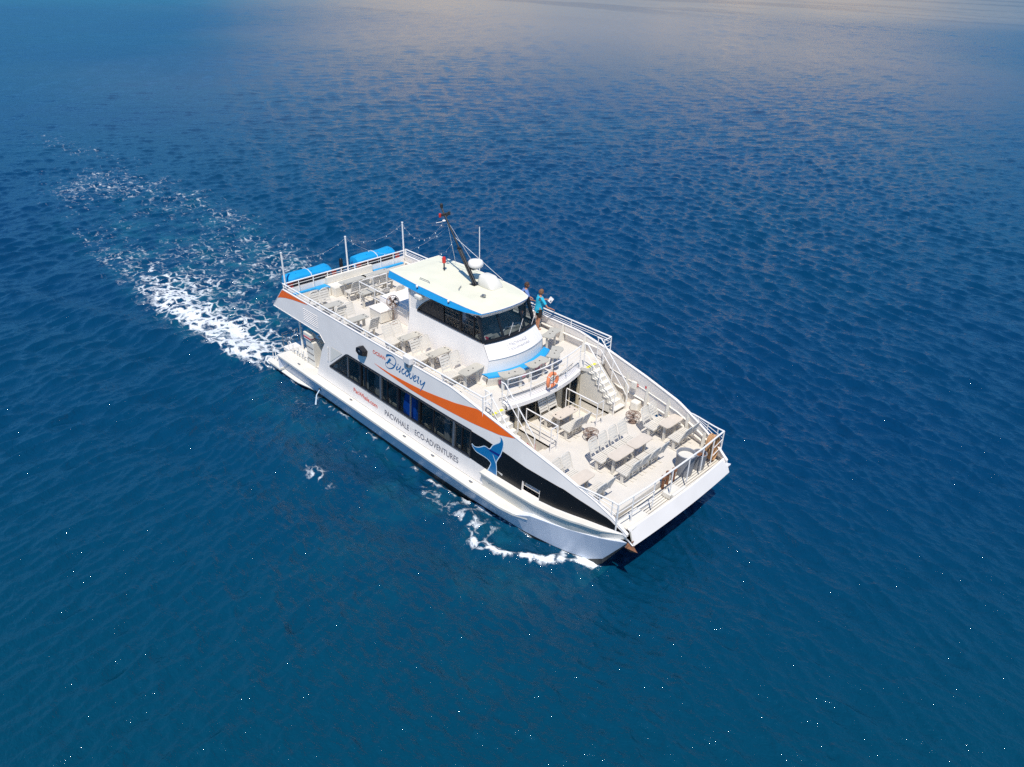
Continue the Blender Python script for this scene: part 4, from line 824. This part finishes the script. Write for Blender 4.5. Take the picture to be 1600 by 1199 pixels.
for p in bulbs: mb = MB(); mb.lathe([(.008, .03), (.017, .012), (.019, -.008), (.011, -.022)], p, 8); part('bulb', mb, 'bulb', t)

# ---------------------------------------------------------------- people (local frame: facing +x, origin between the feet)
def skin_body(name, chains, mt, parent, sub=2):
    """chains: lists of (x, y, z, r); points shared by position are welded into one skinned surface."""
    key = {}; vs = []; rs = []; es = []
    for ch in chains:
        pr = None
        for p in ch:
            k = (round(p[0], 3), round(p[1], 3), round(p[2], 3))
            if k not in key: key[k] = len(vs); vs.append(p[:3]); rs.append(p[3] if isinstance(p[3], tuple) else (p[3], p[3]))
            if pr is not None and pr != key[k]: es.append((pr, key[k]))
            pr = key[k]
    me = bpy.data.meshes.new(name); me.from_pydata(vs, es, []); me.materials.append(M[mt]); o = bpy.data.objects.new(name, me); COL.objects.link(o)
    if parent: o.parent = parent
    m = o.modifiers.new('Skin', 'SKIN'); m.use_smooth_shade = True
    for i, d_ in enumerate(me.skin_vertices[0].data): d_.radius = rs[i]; d_.use_root = (i == 0)
    s_ = o.modifiers.new('Subdivision', 'SUBSURF'); s_.levels = sub; s_.render_levels = sub
    return o
def hand_chains(wr, dirv, upv, grip=.5):
    """five separate fingers from a palm; wr wrist, dirv hand direction, upv back-of-hand normal"""
    d_ = Vector(dirv).normalized(); u = Vector(upv); u = (u-d_*u.dot(d_)).normalized(); sd = d_.cross(u); wr = Vector(wr)
    palm = wr+d_*.085; out = [[tuple(wr)+(.024,), tuple(wr+d_*.045)+((.036, .018),), tuple(palm)+((.038, .015),)]]
    for k, (o_, ln) in enumerate(((-.030, .068), (-.010, .078), (.011, .073), (.031, .058))):
        a = palm+sd*o_; b = a+d_*ln*.5-u*ln*.12; c = b+(d_*(1-grip)-u*grip).normalized()*ln*.5
        out.append([tuple(palm)+((.038, .015),), tuple(a)+(.0095,), tuple(b)+(.009,), tuple(c)+(.0075,)])
    a = wr+d_*.03-sd*.03; b = a+(d_-sd).normalized()*.035-u*.01; c = b+(d_*.9-sd*.2-u*.4).normalized()*.03
    out.append([tuple(wr+d_*.045)+((.036, .018),), tuple(a)+(.012,), tuple(b)+(.0105,), tuple(c)+(.009,)])
    return out
def person(label, loc, rz, shirt, hairm, lh, rh, lean, headturn, cap=None):
    t = thing('person', label, 'person', loc, rz)
    lx = lean
    hip = (0, 0, .93); ch = (lx*.8, 0, 1.33); nk = (lx, 0, 1.46)
    LH, RH = Vector(lh), Vector(rh); Ls = Vector((lx*.8, .19, 1.40)); Rs = Vector((lx*.8, -.19, 1.40))
    def elbow(a, b, o_): m_ = (a+b)/2+Vector(o_); return m_
    Le = elbow(Ls, LH, (-.03, .10, -.12)); Re = elbow(Rs, RH, (-.03, -.10, -.10))
    tp = lambda v, r_: tuple(v)+(r_,)
    body = [[(0, 0, .95, (.13, .10)), (lx*.3, 0, 1.1, (.125, .095)), (lx*.7, 0, 1.3, (.15, .105)), (lx*.9, 0, 1.42, (.09, .07)), (lx, 0, 1.48, .052), (lx+.015, 0, 1.54, .05)],
            [(lx*.9, 0, 1.42, (.09, .07)), tp(Ls, .052), tp((Ls+Le)/2, .044), tp(Le, .036), tp((Le+LH)/2, .034), tp(LH, .024)],
            [(lx*.9, 0, 1.42, (.09, .07)), tp(Rs, .052), tp((Rs+Re)/2, .044), tp(Re, .036), tp((Re+RH)/2, .034), tp(RH, .024)],
            [(0, 0, .95, (.13, .10)), (0, .09, .88, .085), (.01, .10, .68, .074), (.02, .11, .49, .052), (-.01, .11, .33, .056), (-.02, .11, .1, .035), (-.02, .11, .04, .036), (.13, .13, .03, .026)],
            [(0, 0, .95, (.13, .10)), (0, -.09, .88, .085), (.01, -.10, .68, .074), (-.02, -.11, .49, .052), (-.06, -.11, .33, .056), (-.07, -.11, .1, .035), (-.07, -.11, .04, .036), (.08, -.13, .03, .026)]]
    body += hand_chains(LH, (LH-Le), (0, .2, 1), .6)+hand_chains(RH, (RH-Re), (0, -.2, 1), .6)
    b = skin_body('body', body, 'skin', t)
    skin_body('shirt', [[(0, 0, .74, (.21, .17)), (0, 0, .84, (.215, .175)), (0, 0, .96, (.205, .165)), (lx*.3, 0, 1.08, (.18, .14)), (lx*.7, 0, 1.3, (.20, .14)), (lx*.9, 0, 1.415, (.11, .085)), (lx, 0, 1.455, .06)],
                        [(lx*.9, 0, 1.415, (.11, .085)), tp(Ls, .075), tp(Ls+(Le-Ls)*.75, .062)], [(lx*.9, 0, 1.415, (.11, .085)), tp(Rs, .075), tp(Rs+(Re-Rs)*.75, .062)]], shirt, t)
    skin_body('shorts', [[(0, 0, .96, (.15, .12)), (0, .09, .84, .105), (.012, .105, .66, .10), (.015, .11, .54, .098)], [(0, 0, .96, (.15, .12)), (0, -.09, .84, .105), (.01, -.105, .66, .10), (-.01, -.11, .54, .098)]], 'shorts', t)
    # head with a face, ears and hair
    H = Matrix.Rotation(headturn[0], 3, 'Z')@Matrix.Rotation(headturn[1], 3, 'Y'); hc = Vector((lx+.03, 0, 1.635))
    mb = MB(); n_, m_ = 20, 14; rings = []
    for i in range(m_+1):
        th = pi*i/m_; z = cos(th)*.118; r_ = sin(th); ring = []
        for j in range(n_):
            a = 2*pi*j/n_; x = r_*cos(a)*.095; y = r_*sin(a)*.076
            if z < 0: y *= 1+z*1.9; x = x*(1+z*.8)+(.012 if x > 0 else .0)
            if x > .05 and abs(y) < .022 and -.045 < z < .012: x += .022*(1-abs(y)/.022)
            if x > .05 and abs(abs(y)-.03) < .016 and 0 < z < .03: x -= .008
            ring.append(hc+H@Vector((x, y, z)))
        rings.append(ring)
    mb.loft(rings, 0, True, False, smooth=True)
    for s in (-1, 1): mb.lathe([(.0, -.004), (.02, -.004), (.024, .006), (.012, .012)], (0, 0, 0), 10)
    base_n = len(mb.v)-2*10*4
    for q in range(2):
        for k in range(40):
            i = base_n+q*40+k; v = Vector(mb.v[i]); s = (-1, 1)[q]; mb.v[i] = tuple(hc+H@Vector((v.x*.8-.005, s*(.076+abs(v.z)), v.y*1.2-.005)))
    part('head', mb, 'skin', t)
    mb = MB()
    for s in (-1, 1): mb.box((.083, s*.03-.012, .008), (.094, s*.03+.012, .02))
    mb.box((.085, -.022, -.062), (.099, .022, -.055)); mb.v = [tuple(hc+H@Vector(v)) for v in mb.v]; part('face_features', mb, 'hair', t)
    mb = MB(); rings = []
    for i in range(9):
        th = pi*.68*i/8; ring = []
        for j in range(n_):
            a = 2*pi*j/n_; lim = pi*.36 if cos(a) > .35 else pi*.68; tt = min(th, lim); k = 1.0+.05*sin(a*5+i)
            ring.append(hc+H@Vector((sin(tt)*cos(a)*.108*k-.004, sin(tt)*sin(a)*.09*k, cos(tt)*.133+.004)))
        rings.append(ring)
    mb.loft(rings, 0, True, False, smooth=True); part('hair', mb, hairm, t)
    if cap:
        mb = MB(); rings = [[hc+H@Vector((sin(tt)*cos(2*pi*j/n_)*.115, sin(tt)*sin(2*pi*j/n_)*.097, cos(tt)*.138+.01)) for j in range(n_)] for tt in (0.02, .4, .8, 1.15, 1.3)]
        mb.loft(rings, 0, True, False, smooth=True); mb.add([hc+H@Vector(p) for p in ((.09, -.07, .045), (.2, -.05, .03), (.2, .05, .03), (.09, .07, .045), (.09, -.07, .035), (.2, -.05, .02), (.2, .05, .02), (.09, .07, .035))], [(0, 1, 2, 3), (7, 6, 5, 4), (1, 5, 6, 2)]); part('sun_visor', mb, cap, t)
    if hairm == 'hair':
        mb = MB(); mb.lathe([(.045, -.02), (.055, .01), (.03, .04)], (0, 0, 0), 12); mb.v = [tuple(hc+H@Vector((v[0]*.8+.055, v[1], -v[2]-.075))) for v in mb.v]; part('beard', mb, 'hair', t)
    return t
PZ = UD+.2
mb = MB(); mb.box((8.9, 2.72, UD), (10.85, 3.22, UD+.2)); part('side_step', mb, 'cream', F, bevel=.02)
person('person in turquoise shirt and black shorts at the port rail holding a white sheet', (10.38, 2.98, PZ), R(68), 'cyan', 'hair2', (.40, .14, 1.20), (.37, -.45, 1.02), .04, (R(-25), R(18)))
person('bearded person in a blue-grey shirt leaning on the port rail beyond the wheelhouse roof', (9.42, 2.96, PZ), R(62), 'bluegrey', 'hair', (.40, .12, 1.02), (.43, -.26, 1.02), .16, (R(-20), R(12)))
mb = MB(); q = Matrix.Rotation(R(50), 3, 'Y')@Matrix.Rotation(R(20), 3, 'Z'); c = Vector((10.6, 3.42, 4.98))
mb.box((-.11, -.15, -.004), (.11, .15, .004), 0); mb.box((-.085, -.13, .005), (.0, -.02, .006), 1)
q = Matrix.Rotation(R(68), 3, 'Z')@Matrix.Rotation(R(-50), 3, 'Y'); mb.v = [tuple(c+q@Vector(v)) for v in mb.v]
tag(part('clipboard', mb, ['white', 'grey']), 'white sheet with a dark panel held over the port rail by the person in turquoise', 'clipboard')

# ---------------------------------------------------------------- sea
TH = 130
def vnoise(x, y, seed):
    r = np.random.default_rng(seed); T = r.random((256, 256)); xi = np.floor(x).astype(int); yi = np.floor(y).astype(int); fx = x-xi; fy = y-yi
    fx = fx*fx*(3-2*fx); fy = fy*fy*(3-2*fy); g = lambda a, b: T[a % 256, b % 256]
    return (g(xi, yi)*(1-fx)+g(xi+1, yi)*fx)*(1-fy)+(g(xi, yi+1)*(1-fx)+g(xi+1, yi+1)*fx)*fy
def fbm(x, y, seed, o=4):
    s = 0; a = .5
    for k in range(o): s = s+a*vnoise(x*2**k+k*17.3, y*2**k-k*9.1, seed+k); a *= .5
    return s/(1-.5**o)
sst = lambda a, b, x: (lambda t: t*t*(3-2*t))(np.clip((x-a)/(b-a), 0, 1))
cx0, cy0 = CAMLOC.x, CAMLOC.y
rad = np.concatenate([[1, 4], 8.0*np.exp(np.linspace(0, math.log(400/8.0), 1150)), 400*np.exp(np.linspace(0, math.log(15000/400), 200))[1:]]); 
fr_ang = np.linspace(-R(46), R(46), 1150); bk = np.linspace(R(46), 2*pi-R(46), 70)[1:-1]; ang = np.concatenate([fr_ang, bk])+YAW
RR, AA = np.meshgrid(rad, ang, indexing='ij'); GX = cx0+RR*np.cos(AA); GY = cy0+RR*np.sin(AA)
cell = RR*.0034
Z = np.zeros_like(GX); DX = np.zeros_like(GX); DY = np.zeros_like(GX)
HH = .7*GX+.7*GY; GG = .7*GX-.7*GY; mA = sst(-8, 16, HH); mC = sst(0, -60, GG)
masks = [np.sqrt(mA*(1-mC)), np.sqrt((1-mA)*(1-mC)), np.sqrt(mC)]; base_dir = [82, 14, 140]
def wave(lam, dd, amp, mk, sel):
    kk = 2*pi/lam; gx, gy = GX[sel], GY[sel]; att = sst(1.9, 3.6, lam/cell[sel])*mk[sel]*amp
    ph = kk*(gx*cos(dd)+gy*sin(dd))+rng.random()*6.3+1.1*np.sin(gx*.09*rng.random()+gy*.11*rng.random()+lam*9)
    sn = np.sin(ph); Z[sel] += att*np.cos(ph); DX[sel] -= att*.62*cos(dd)*sn; DY[sel] -= att*.62*sin(dd)*sn
for i_, mk in enumerate(masks):
    sel = (mk > .02) & (RR < 420)
    for k in range(64):
        lam = .28*(1.6/.28)**rng.random() if k < 56 else 2.2+3*rng.random()
        wave(lam, R(base_dir[i_])+rng.normal()*R(21), (.0086*lam**.62 if k < 56 else .0095)*(.6+.8*rng.random()), mk, sel)
one = np.ones_like(GX)
for k in range(10): wave(6+9*rng.random(), R(60)+rng.normal()*R(50), .016, one, RR < 900)
patch = .6+.8*fbm(GX*.06+3, GY*.06, 77, 4); patch = patch*(1-.36*sst(5, 19, .7*GX-.7*GY)); Z *= patch; DX *= patch; DY *= patch
fo = np.zeros_like(GX)
near = (RR < 160)
x, y = GX[near], GY[near]
n1 = fbm(x*.5, y*.5, 3); n2 = fbm(x*.16+5, y*.16, 11)
# wake axis drifts to port as it runs aft
a_ = -x
cl = np.interp(a_, [0, 10, 20, 38, 60], [0, .1, .6, 1.8, 3.5]); hw = np.interp(a_, [-1, 0, 3, 8, 16, 28, 45, 60], [3.3, 3.7, 4.9, 5.3, 5.3, 6.2, 6.6, 5.5])
v = (y-cl)
inside = sst(1.0, -.6, (np.abs(v)-hw-1.6*(n1-.5))/(1+np.clip(a_, 0, 60)*.055)+np.clip(a_-12, 0, 50)*.02)*sst(-.6, .4, a_)
dens = np.interp(a_, [0, 3, 9, 15, 22, 28, 36, 44, 54, 70], [.74, .62, .53, .52, .53, .50, .40, .28, .12, 0])
hullw = np.exp(-((np.abs(v)-3.1-.05*a_)/1.5)**2)*np.interp(a_, [0, 8, 20], [1, .8, 0])
sb = np.exp(-((y+3.9+.05*a_)/1.1)**2)*np.interp(a_, [-.5, 0, 9, 14, 20], [0, 1, .9, .4, 0])
f = inside*np.clip(dens*.80+hullw*.24+(n2-.5)*1.1-.02, 0, 1)+sb*.28*inside+sb*.20
f += inside*np.interp(a_, [0, 8, 16, 40, 60], [0, .0, .10, .08, 0])*np.exp(-(v/3.5)**2)
f -= inside*.16*np.exp(-((v-.3)/1.3)**2)*np.interp(a_, [0, 6, 14], [1, .6, 0])
# bow wave and side wash
side = np.maximum(-y, y)
yw = np.interp(x, [-1, 12.5, 15.7, 17.2, 18.6], [3.6, 3.6, 3.26, 3.0, 2.66])
dist = side-yw
crest = np.interp(x, [5, 12, 14.4, 15.2, 16.4, 17.6, 18.7], [2.4, 1.1, 1.0, 1.6, 1.3, .62, .08])
f += np.exp(-((dist-crest)/.25)**2)*np.interp(x, [13.5, 14.6, 15.4, 17.5, 18.6, 18.9], [.0, .40, 1.1, 1.15, 1.0, 0])
f += np.exp(-((dist-.75)/.55)**2)*np.interp(x, [11.2, 12, 13.8, 15.2, 15.8], [0, .52, .58, .42, 0])*(.6+.8*n1)
f += np.exp(-((dist-.12)/.13)**2)*np.interp(x, [-1, 3, 12, 18, 18.6], [.5, .42, .52, .72, .6])*((x > -1) & (x < 18.75))
f += np.exp(-(((x-8.5)/.9)**2+((y+6.8)/.35)**2))*.75
f += np.exp(-((dist-1.1)/.9)**2)*np.interp(x, [-1, 2, 11, 12], [.0, .22, .20, 0])*n1*1.4
fo[near] = np.clip(f, 0, 1.3)
aer = np.zeros_like(GX); aer[near] = np.clip(inside*np.interp(a_, [0, 14, 30, 44], [1, .7, .3, 0])+np.exp(-((dist-.8)/2.2)**2)*((x > -2) & (x < 19))*.35+np.exp(-(((x-14.8)/5)**2+((y+8.2)/3)**2))*.12, 0, 1)
rough = fbm(GX*1.3, GY*1.3, 21)-.5; r2 = fbm(GX*.35, GY*.35, 31)-.5
Z += fo*(.36*rough+.13)*(cell < .8)+aer*.34*r2*(cell < 1.2)
# divergent bow and stern waves
Z += .20*np.exp(-((GX-18.2)/1.5)**2)*np.exp(-((np.abs(GY)-2.9)/.7)**2)
kel = np.zeros_like(GX); aa_ = 18.7-GX
for sg in (-1, 1): 
    vv = sg*GY-2.7-.36*aa_; kel += .13*np.cos(2*pi*vv/3.4)*np.exp(-(vv/3.2)**2)*sst(0, 4, aa_)*np.exp(-np.maximum(aa_, 0)/45)
aa_ = -GX
for sg in (-1, 1): 
    vv = sg*GY-3.4-.40*aa_; kel += .15*np.cos(2*pi*vv/3.8)*np.exp(-(vv/4.2)**2)*sst(0, 4, aa_)*np.exp(-np.maximum(aa_, 0)/55)
Z += kel*(cell < 1)
damp = sst(2.2, 5.5, np.hypot(np.maximum(np.abs(GX-9.5)-10, 0), np.maximum(np.abs(GY)-3.7, 0))+2.2)
P_ = np.stack([GX+DX, GY+DY, Z], -1).reshape(-1, 3)
nr, na = GX.shape; idx = np.arange(nr*na).reshape(nr, na); nx_ = np.roll(idx, -1, axis=1)
Fq = np.stack([idx[:-1], nx_[:-1], nx_[1:], idx[1:]], -1).reshape(-1, 4)
Fq = Fq[:, ::-1]
me = bpy.data.meshes.new('water'); me.vertices.add(len(P_)); me.vertices.foreach_set('co', P_.ravel().astype(np.float32))
me.loops.add(Fq.size); me.loops.foreach_set('vertex_index', Fq.ravel().astype(np.int32)); me.polygons.add(len(Fq)); me.polygons.foreach_set('loop_start', (np.arange(len(Fq))*4).astype(np.int32))
me.polygons.foreach_set('use_smooth', np.ones(len(Fq), bool)); me.update(calc_edges=True)
for nm_, arr in (('foam', fo), ('aer', aer)):
    at_ = me.attributes.new(nm_, 'FLOAT', 'POINT'); at_.data.foreach_set('value', arr.ravel().astype(np.float32))
wo = bpy.data.objects.new('water', me); COL.objects.link(wo); tag(wo, 'deep blue rippled sea with the white wake of the ferry', 'water', kind='structure')
if me.polygons[0].normal.z < 0: me.flip_normals()

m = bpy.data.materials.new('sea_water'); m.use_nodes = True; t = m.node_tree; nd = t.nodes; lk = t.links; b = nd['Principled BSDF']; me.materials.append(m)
def nn(ty, **kw):
    o = nd.new(ty)
    for k, v_ in kw.items(): setattr(o, k, v_)
    return o
def mth(op, a, b_=None, clamp=False):
    o = nn('ShaderNodeMath', operation=op, use_clamp=clamp)
    for i, v_ in enumerate((a, b_)):
        if v_ is None: continue
        if isinstance(v_, (int, float)): o.inputs[i].default_value = v_
        else: lk.new(v_, o.inputs[i])
    return o.outputs[0]
def ramp(src, a, b_, c=0., d_=1.):
    o = nn('ShaderNodeMapRange', interpolation_type='SMOOTHSTEP'); lk.new(src, o.inputs[0]); o.inputs[1].default_value = a; o.inputs[2].default_value = b_; o.inputs[3].default_value = c; o.inputs[4].default_value = d_; return o.outputs[0]
def mixc(f_, a, b_):
    o = nn('ShaderNodeMix', data_type='RGBA'); 
    if isinstance(f_, (int, float)): o.inputs[0].default_value = f_
    else: lk.new(f_, o.inputs[0])
    for i, v_ in ((6, a), (7, b_)):
        if isinstance(v_, tuple): o.inputs[i].default_value = v_+(1,)
        else: lk.new(v_, o.inputs[i])
    return o.outputs[2]
tc = nn('ShaderNodeTexCoord')
def noise(scale, detail=4, rot=0, sc=(1, 1, 1), rough=.5, dist=0):
    mp = nn('ShaderNodeMapping'); mp.inputs['Rotation'].default_value = (0, 0, rot); mp.inputs['Scale'].default_value = sc; lk.new(tc.outputs['Object'], mp.inputs[0])
    o = nn('ShaderNodeTexNoise'); o.inputs['Scale'].default_value = scale; o.inputs['Detail'].default_value = detail; o.inputs['Roughness'].default_value = rough; o.inputs['Distortion'].default_value = dist; lk.new(mp.outputs[0], o.inputs[0]); return o.outputs[0]
big = noise(.022, 3); deep = mixc(ramp(big, .35, .65), (.0003, .031, .090), (.0003, .038, .090))
# teal of upwelling light, seen steeply near the camera, painted into the water colour
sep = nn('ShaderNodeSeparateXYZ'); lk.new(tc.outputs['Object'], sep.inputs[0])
g_ = mth('SUBTRACT', mth('MULTIPLY', sep.outputs[0], .7), mth('MULTIPLY', sep.outputs[1], .7)); near_teal = ramp(g_, 4, 26)
deep = mixc(mth('MULTIPLY', near_teal, .9), deep, (.0002, .044, .074))
# sand and reef shallows towards the far shore, green to the west
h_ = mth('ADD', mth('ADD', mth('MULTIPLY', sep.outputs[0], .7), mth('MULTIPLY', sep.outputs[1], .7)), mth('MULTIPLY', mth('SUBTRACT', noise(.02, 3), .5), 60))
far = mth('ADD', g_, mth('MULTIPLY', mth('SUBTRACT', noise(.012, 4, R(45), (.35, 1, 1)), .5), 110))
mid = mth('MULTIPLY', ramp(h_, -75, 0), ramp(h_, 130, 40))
tan_refl = mth('MULTIPLY', mid, ramp(far, -20, -230, 0, .8)); deep = mixc(tan_refl, deep, (.30, .225, .16))  # warm reflection across the middle, painted as tan into the water colour
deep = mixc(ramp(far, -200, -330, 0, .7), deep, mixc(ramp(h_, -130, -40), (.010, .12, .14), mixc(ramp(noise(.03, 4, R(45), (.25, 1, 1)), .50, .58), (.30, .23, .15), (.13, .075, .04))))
fa = nn('ShaderNodeAttribute', attribute_name='foam'); ae = nn('ShaderNodeAttribute', attribute_name='aer')
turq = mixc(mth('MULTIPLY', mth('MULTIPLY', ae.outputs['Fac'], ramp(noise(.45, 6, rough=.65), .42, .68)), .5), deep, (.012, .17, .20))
lace1 = noise(1.8, 8, sc=(.55, 1.1, 1), rough=.70, dist=.5); vor = nn('ShaderNodeTexVoronoi', feature='DISTANCE_TO_EDGE'); vor.inputs['Scale'].default_value = 1.5
wp = nn('ShaderNodeVectorMath', operation='ADD'); nzc = nn('ShaderNodeTexNoise'); nzc.inputs['Scale'].default_value = 1.1; nzc.inputs['Detail'].default_value = 5; lk.new(tc.outputs['Object'], nzc.inputs[0])
lk.new(tc.outputs['Object'], wp.inputs[0]); sc_ = nn('ShaderNodeVectorMath', operation='SCALE'); lk.new(nzc.outputs['Color'], sc_.inputs[0]); sc_.inputs['Scale'].default_value = 1.5; lk.new(sc_.outputs[0], wp.inputs[1]); lk.new(wp.outputs[0], vor.inputs['Vector'])
vedge = ramp(vor.outputs['Distance'], 0.0, .28, 1., 0.)
lace = mth('ADD', mth('MULTIPLY', lace1, .75), mth('MULTIPLY', vedge, .30))
thr = mth('SUBTRACT', .82, mth('MULTIPLY', fa.outputs['Fac'], .42)); fine = noise(5.5, 4, rough=.7)
fm = mth('SUBTRACT', mth('ADD', lace, mth('MULTIPLY', mth('SUBTRACT', fine, .5), .28)), thr); foam = ramp(fm, -.04, .24)
foam = mth('MULTIPLY', foam, ramp(fa.outputs['Fac'], .02, .12))
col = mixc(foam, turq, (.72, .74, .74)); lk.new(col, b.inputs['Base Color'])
lk.new(ramp(foam, 0, 1, .018, .8), b.inputs['Roughness']); b.inputs['IOR'].default_value = 1.5
b.inputs['Specular IOR Level'].default_value = .5
rp = noise(2.6, 5, R(-TH+90), (.8, 1.2, 1), .62); rp2 = noise(4.5, 3, R(-TH+100), (.85, 1.15, 1), .6)
bp = nn('ShaderNodeBump'); bp.inputs['Strength'].default_value = 1; bp.inputs['Distance'].default_value = .095; lk.new(rp, bp.inputs['Height'])
bp2 = nn('ShaderNodeBump'); bp2.inputs['Strength'].default_value = 1; bp2.inputs['Distance'].default_value = .034; lk.new(mth('ADD', rp2, mth('MULTIPLY', foam, .8)), bp2.inputs['Height']); lk.new(bp.outputs[0], bp2.inputs['Normal'])
lk.new(bp2.outputs[0], b.inputs['Normal'])
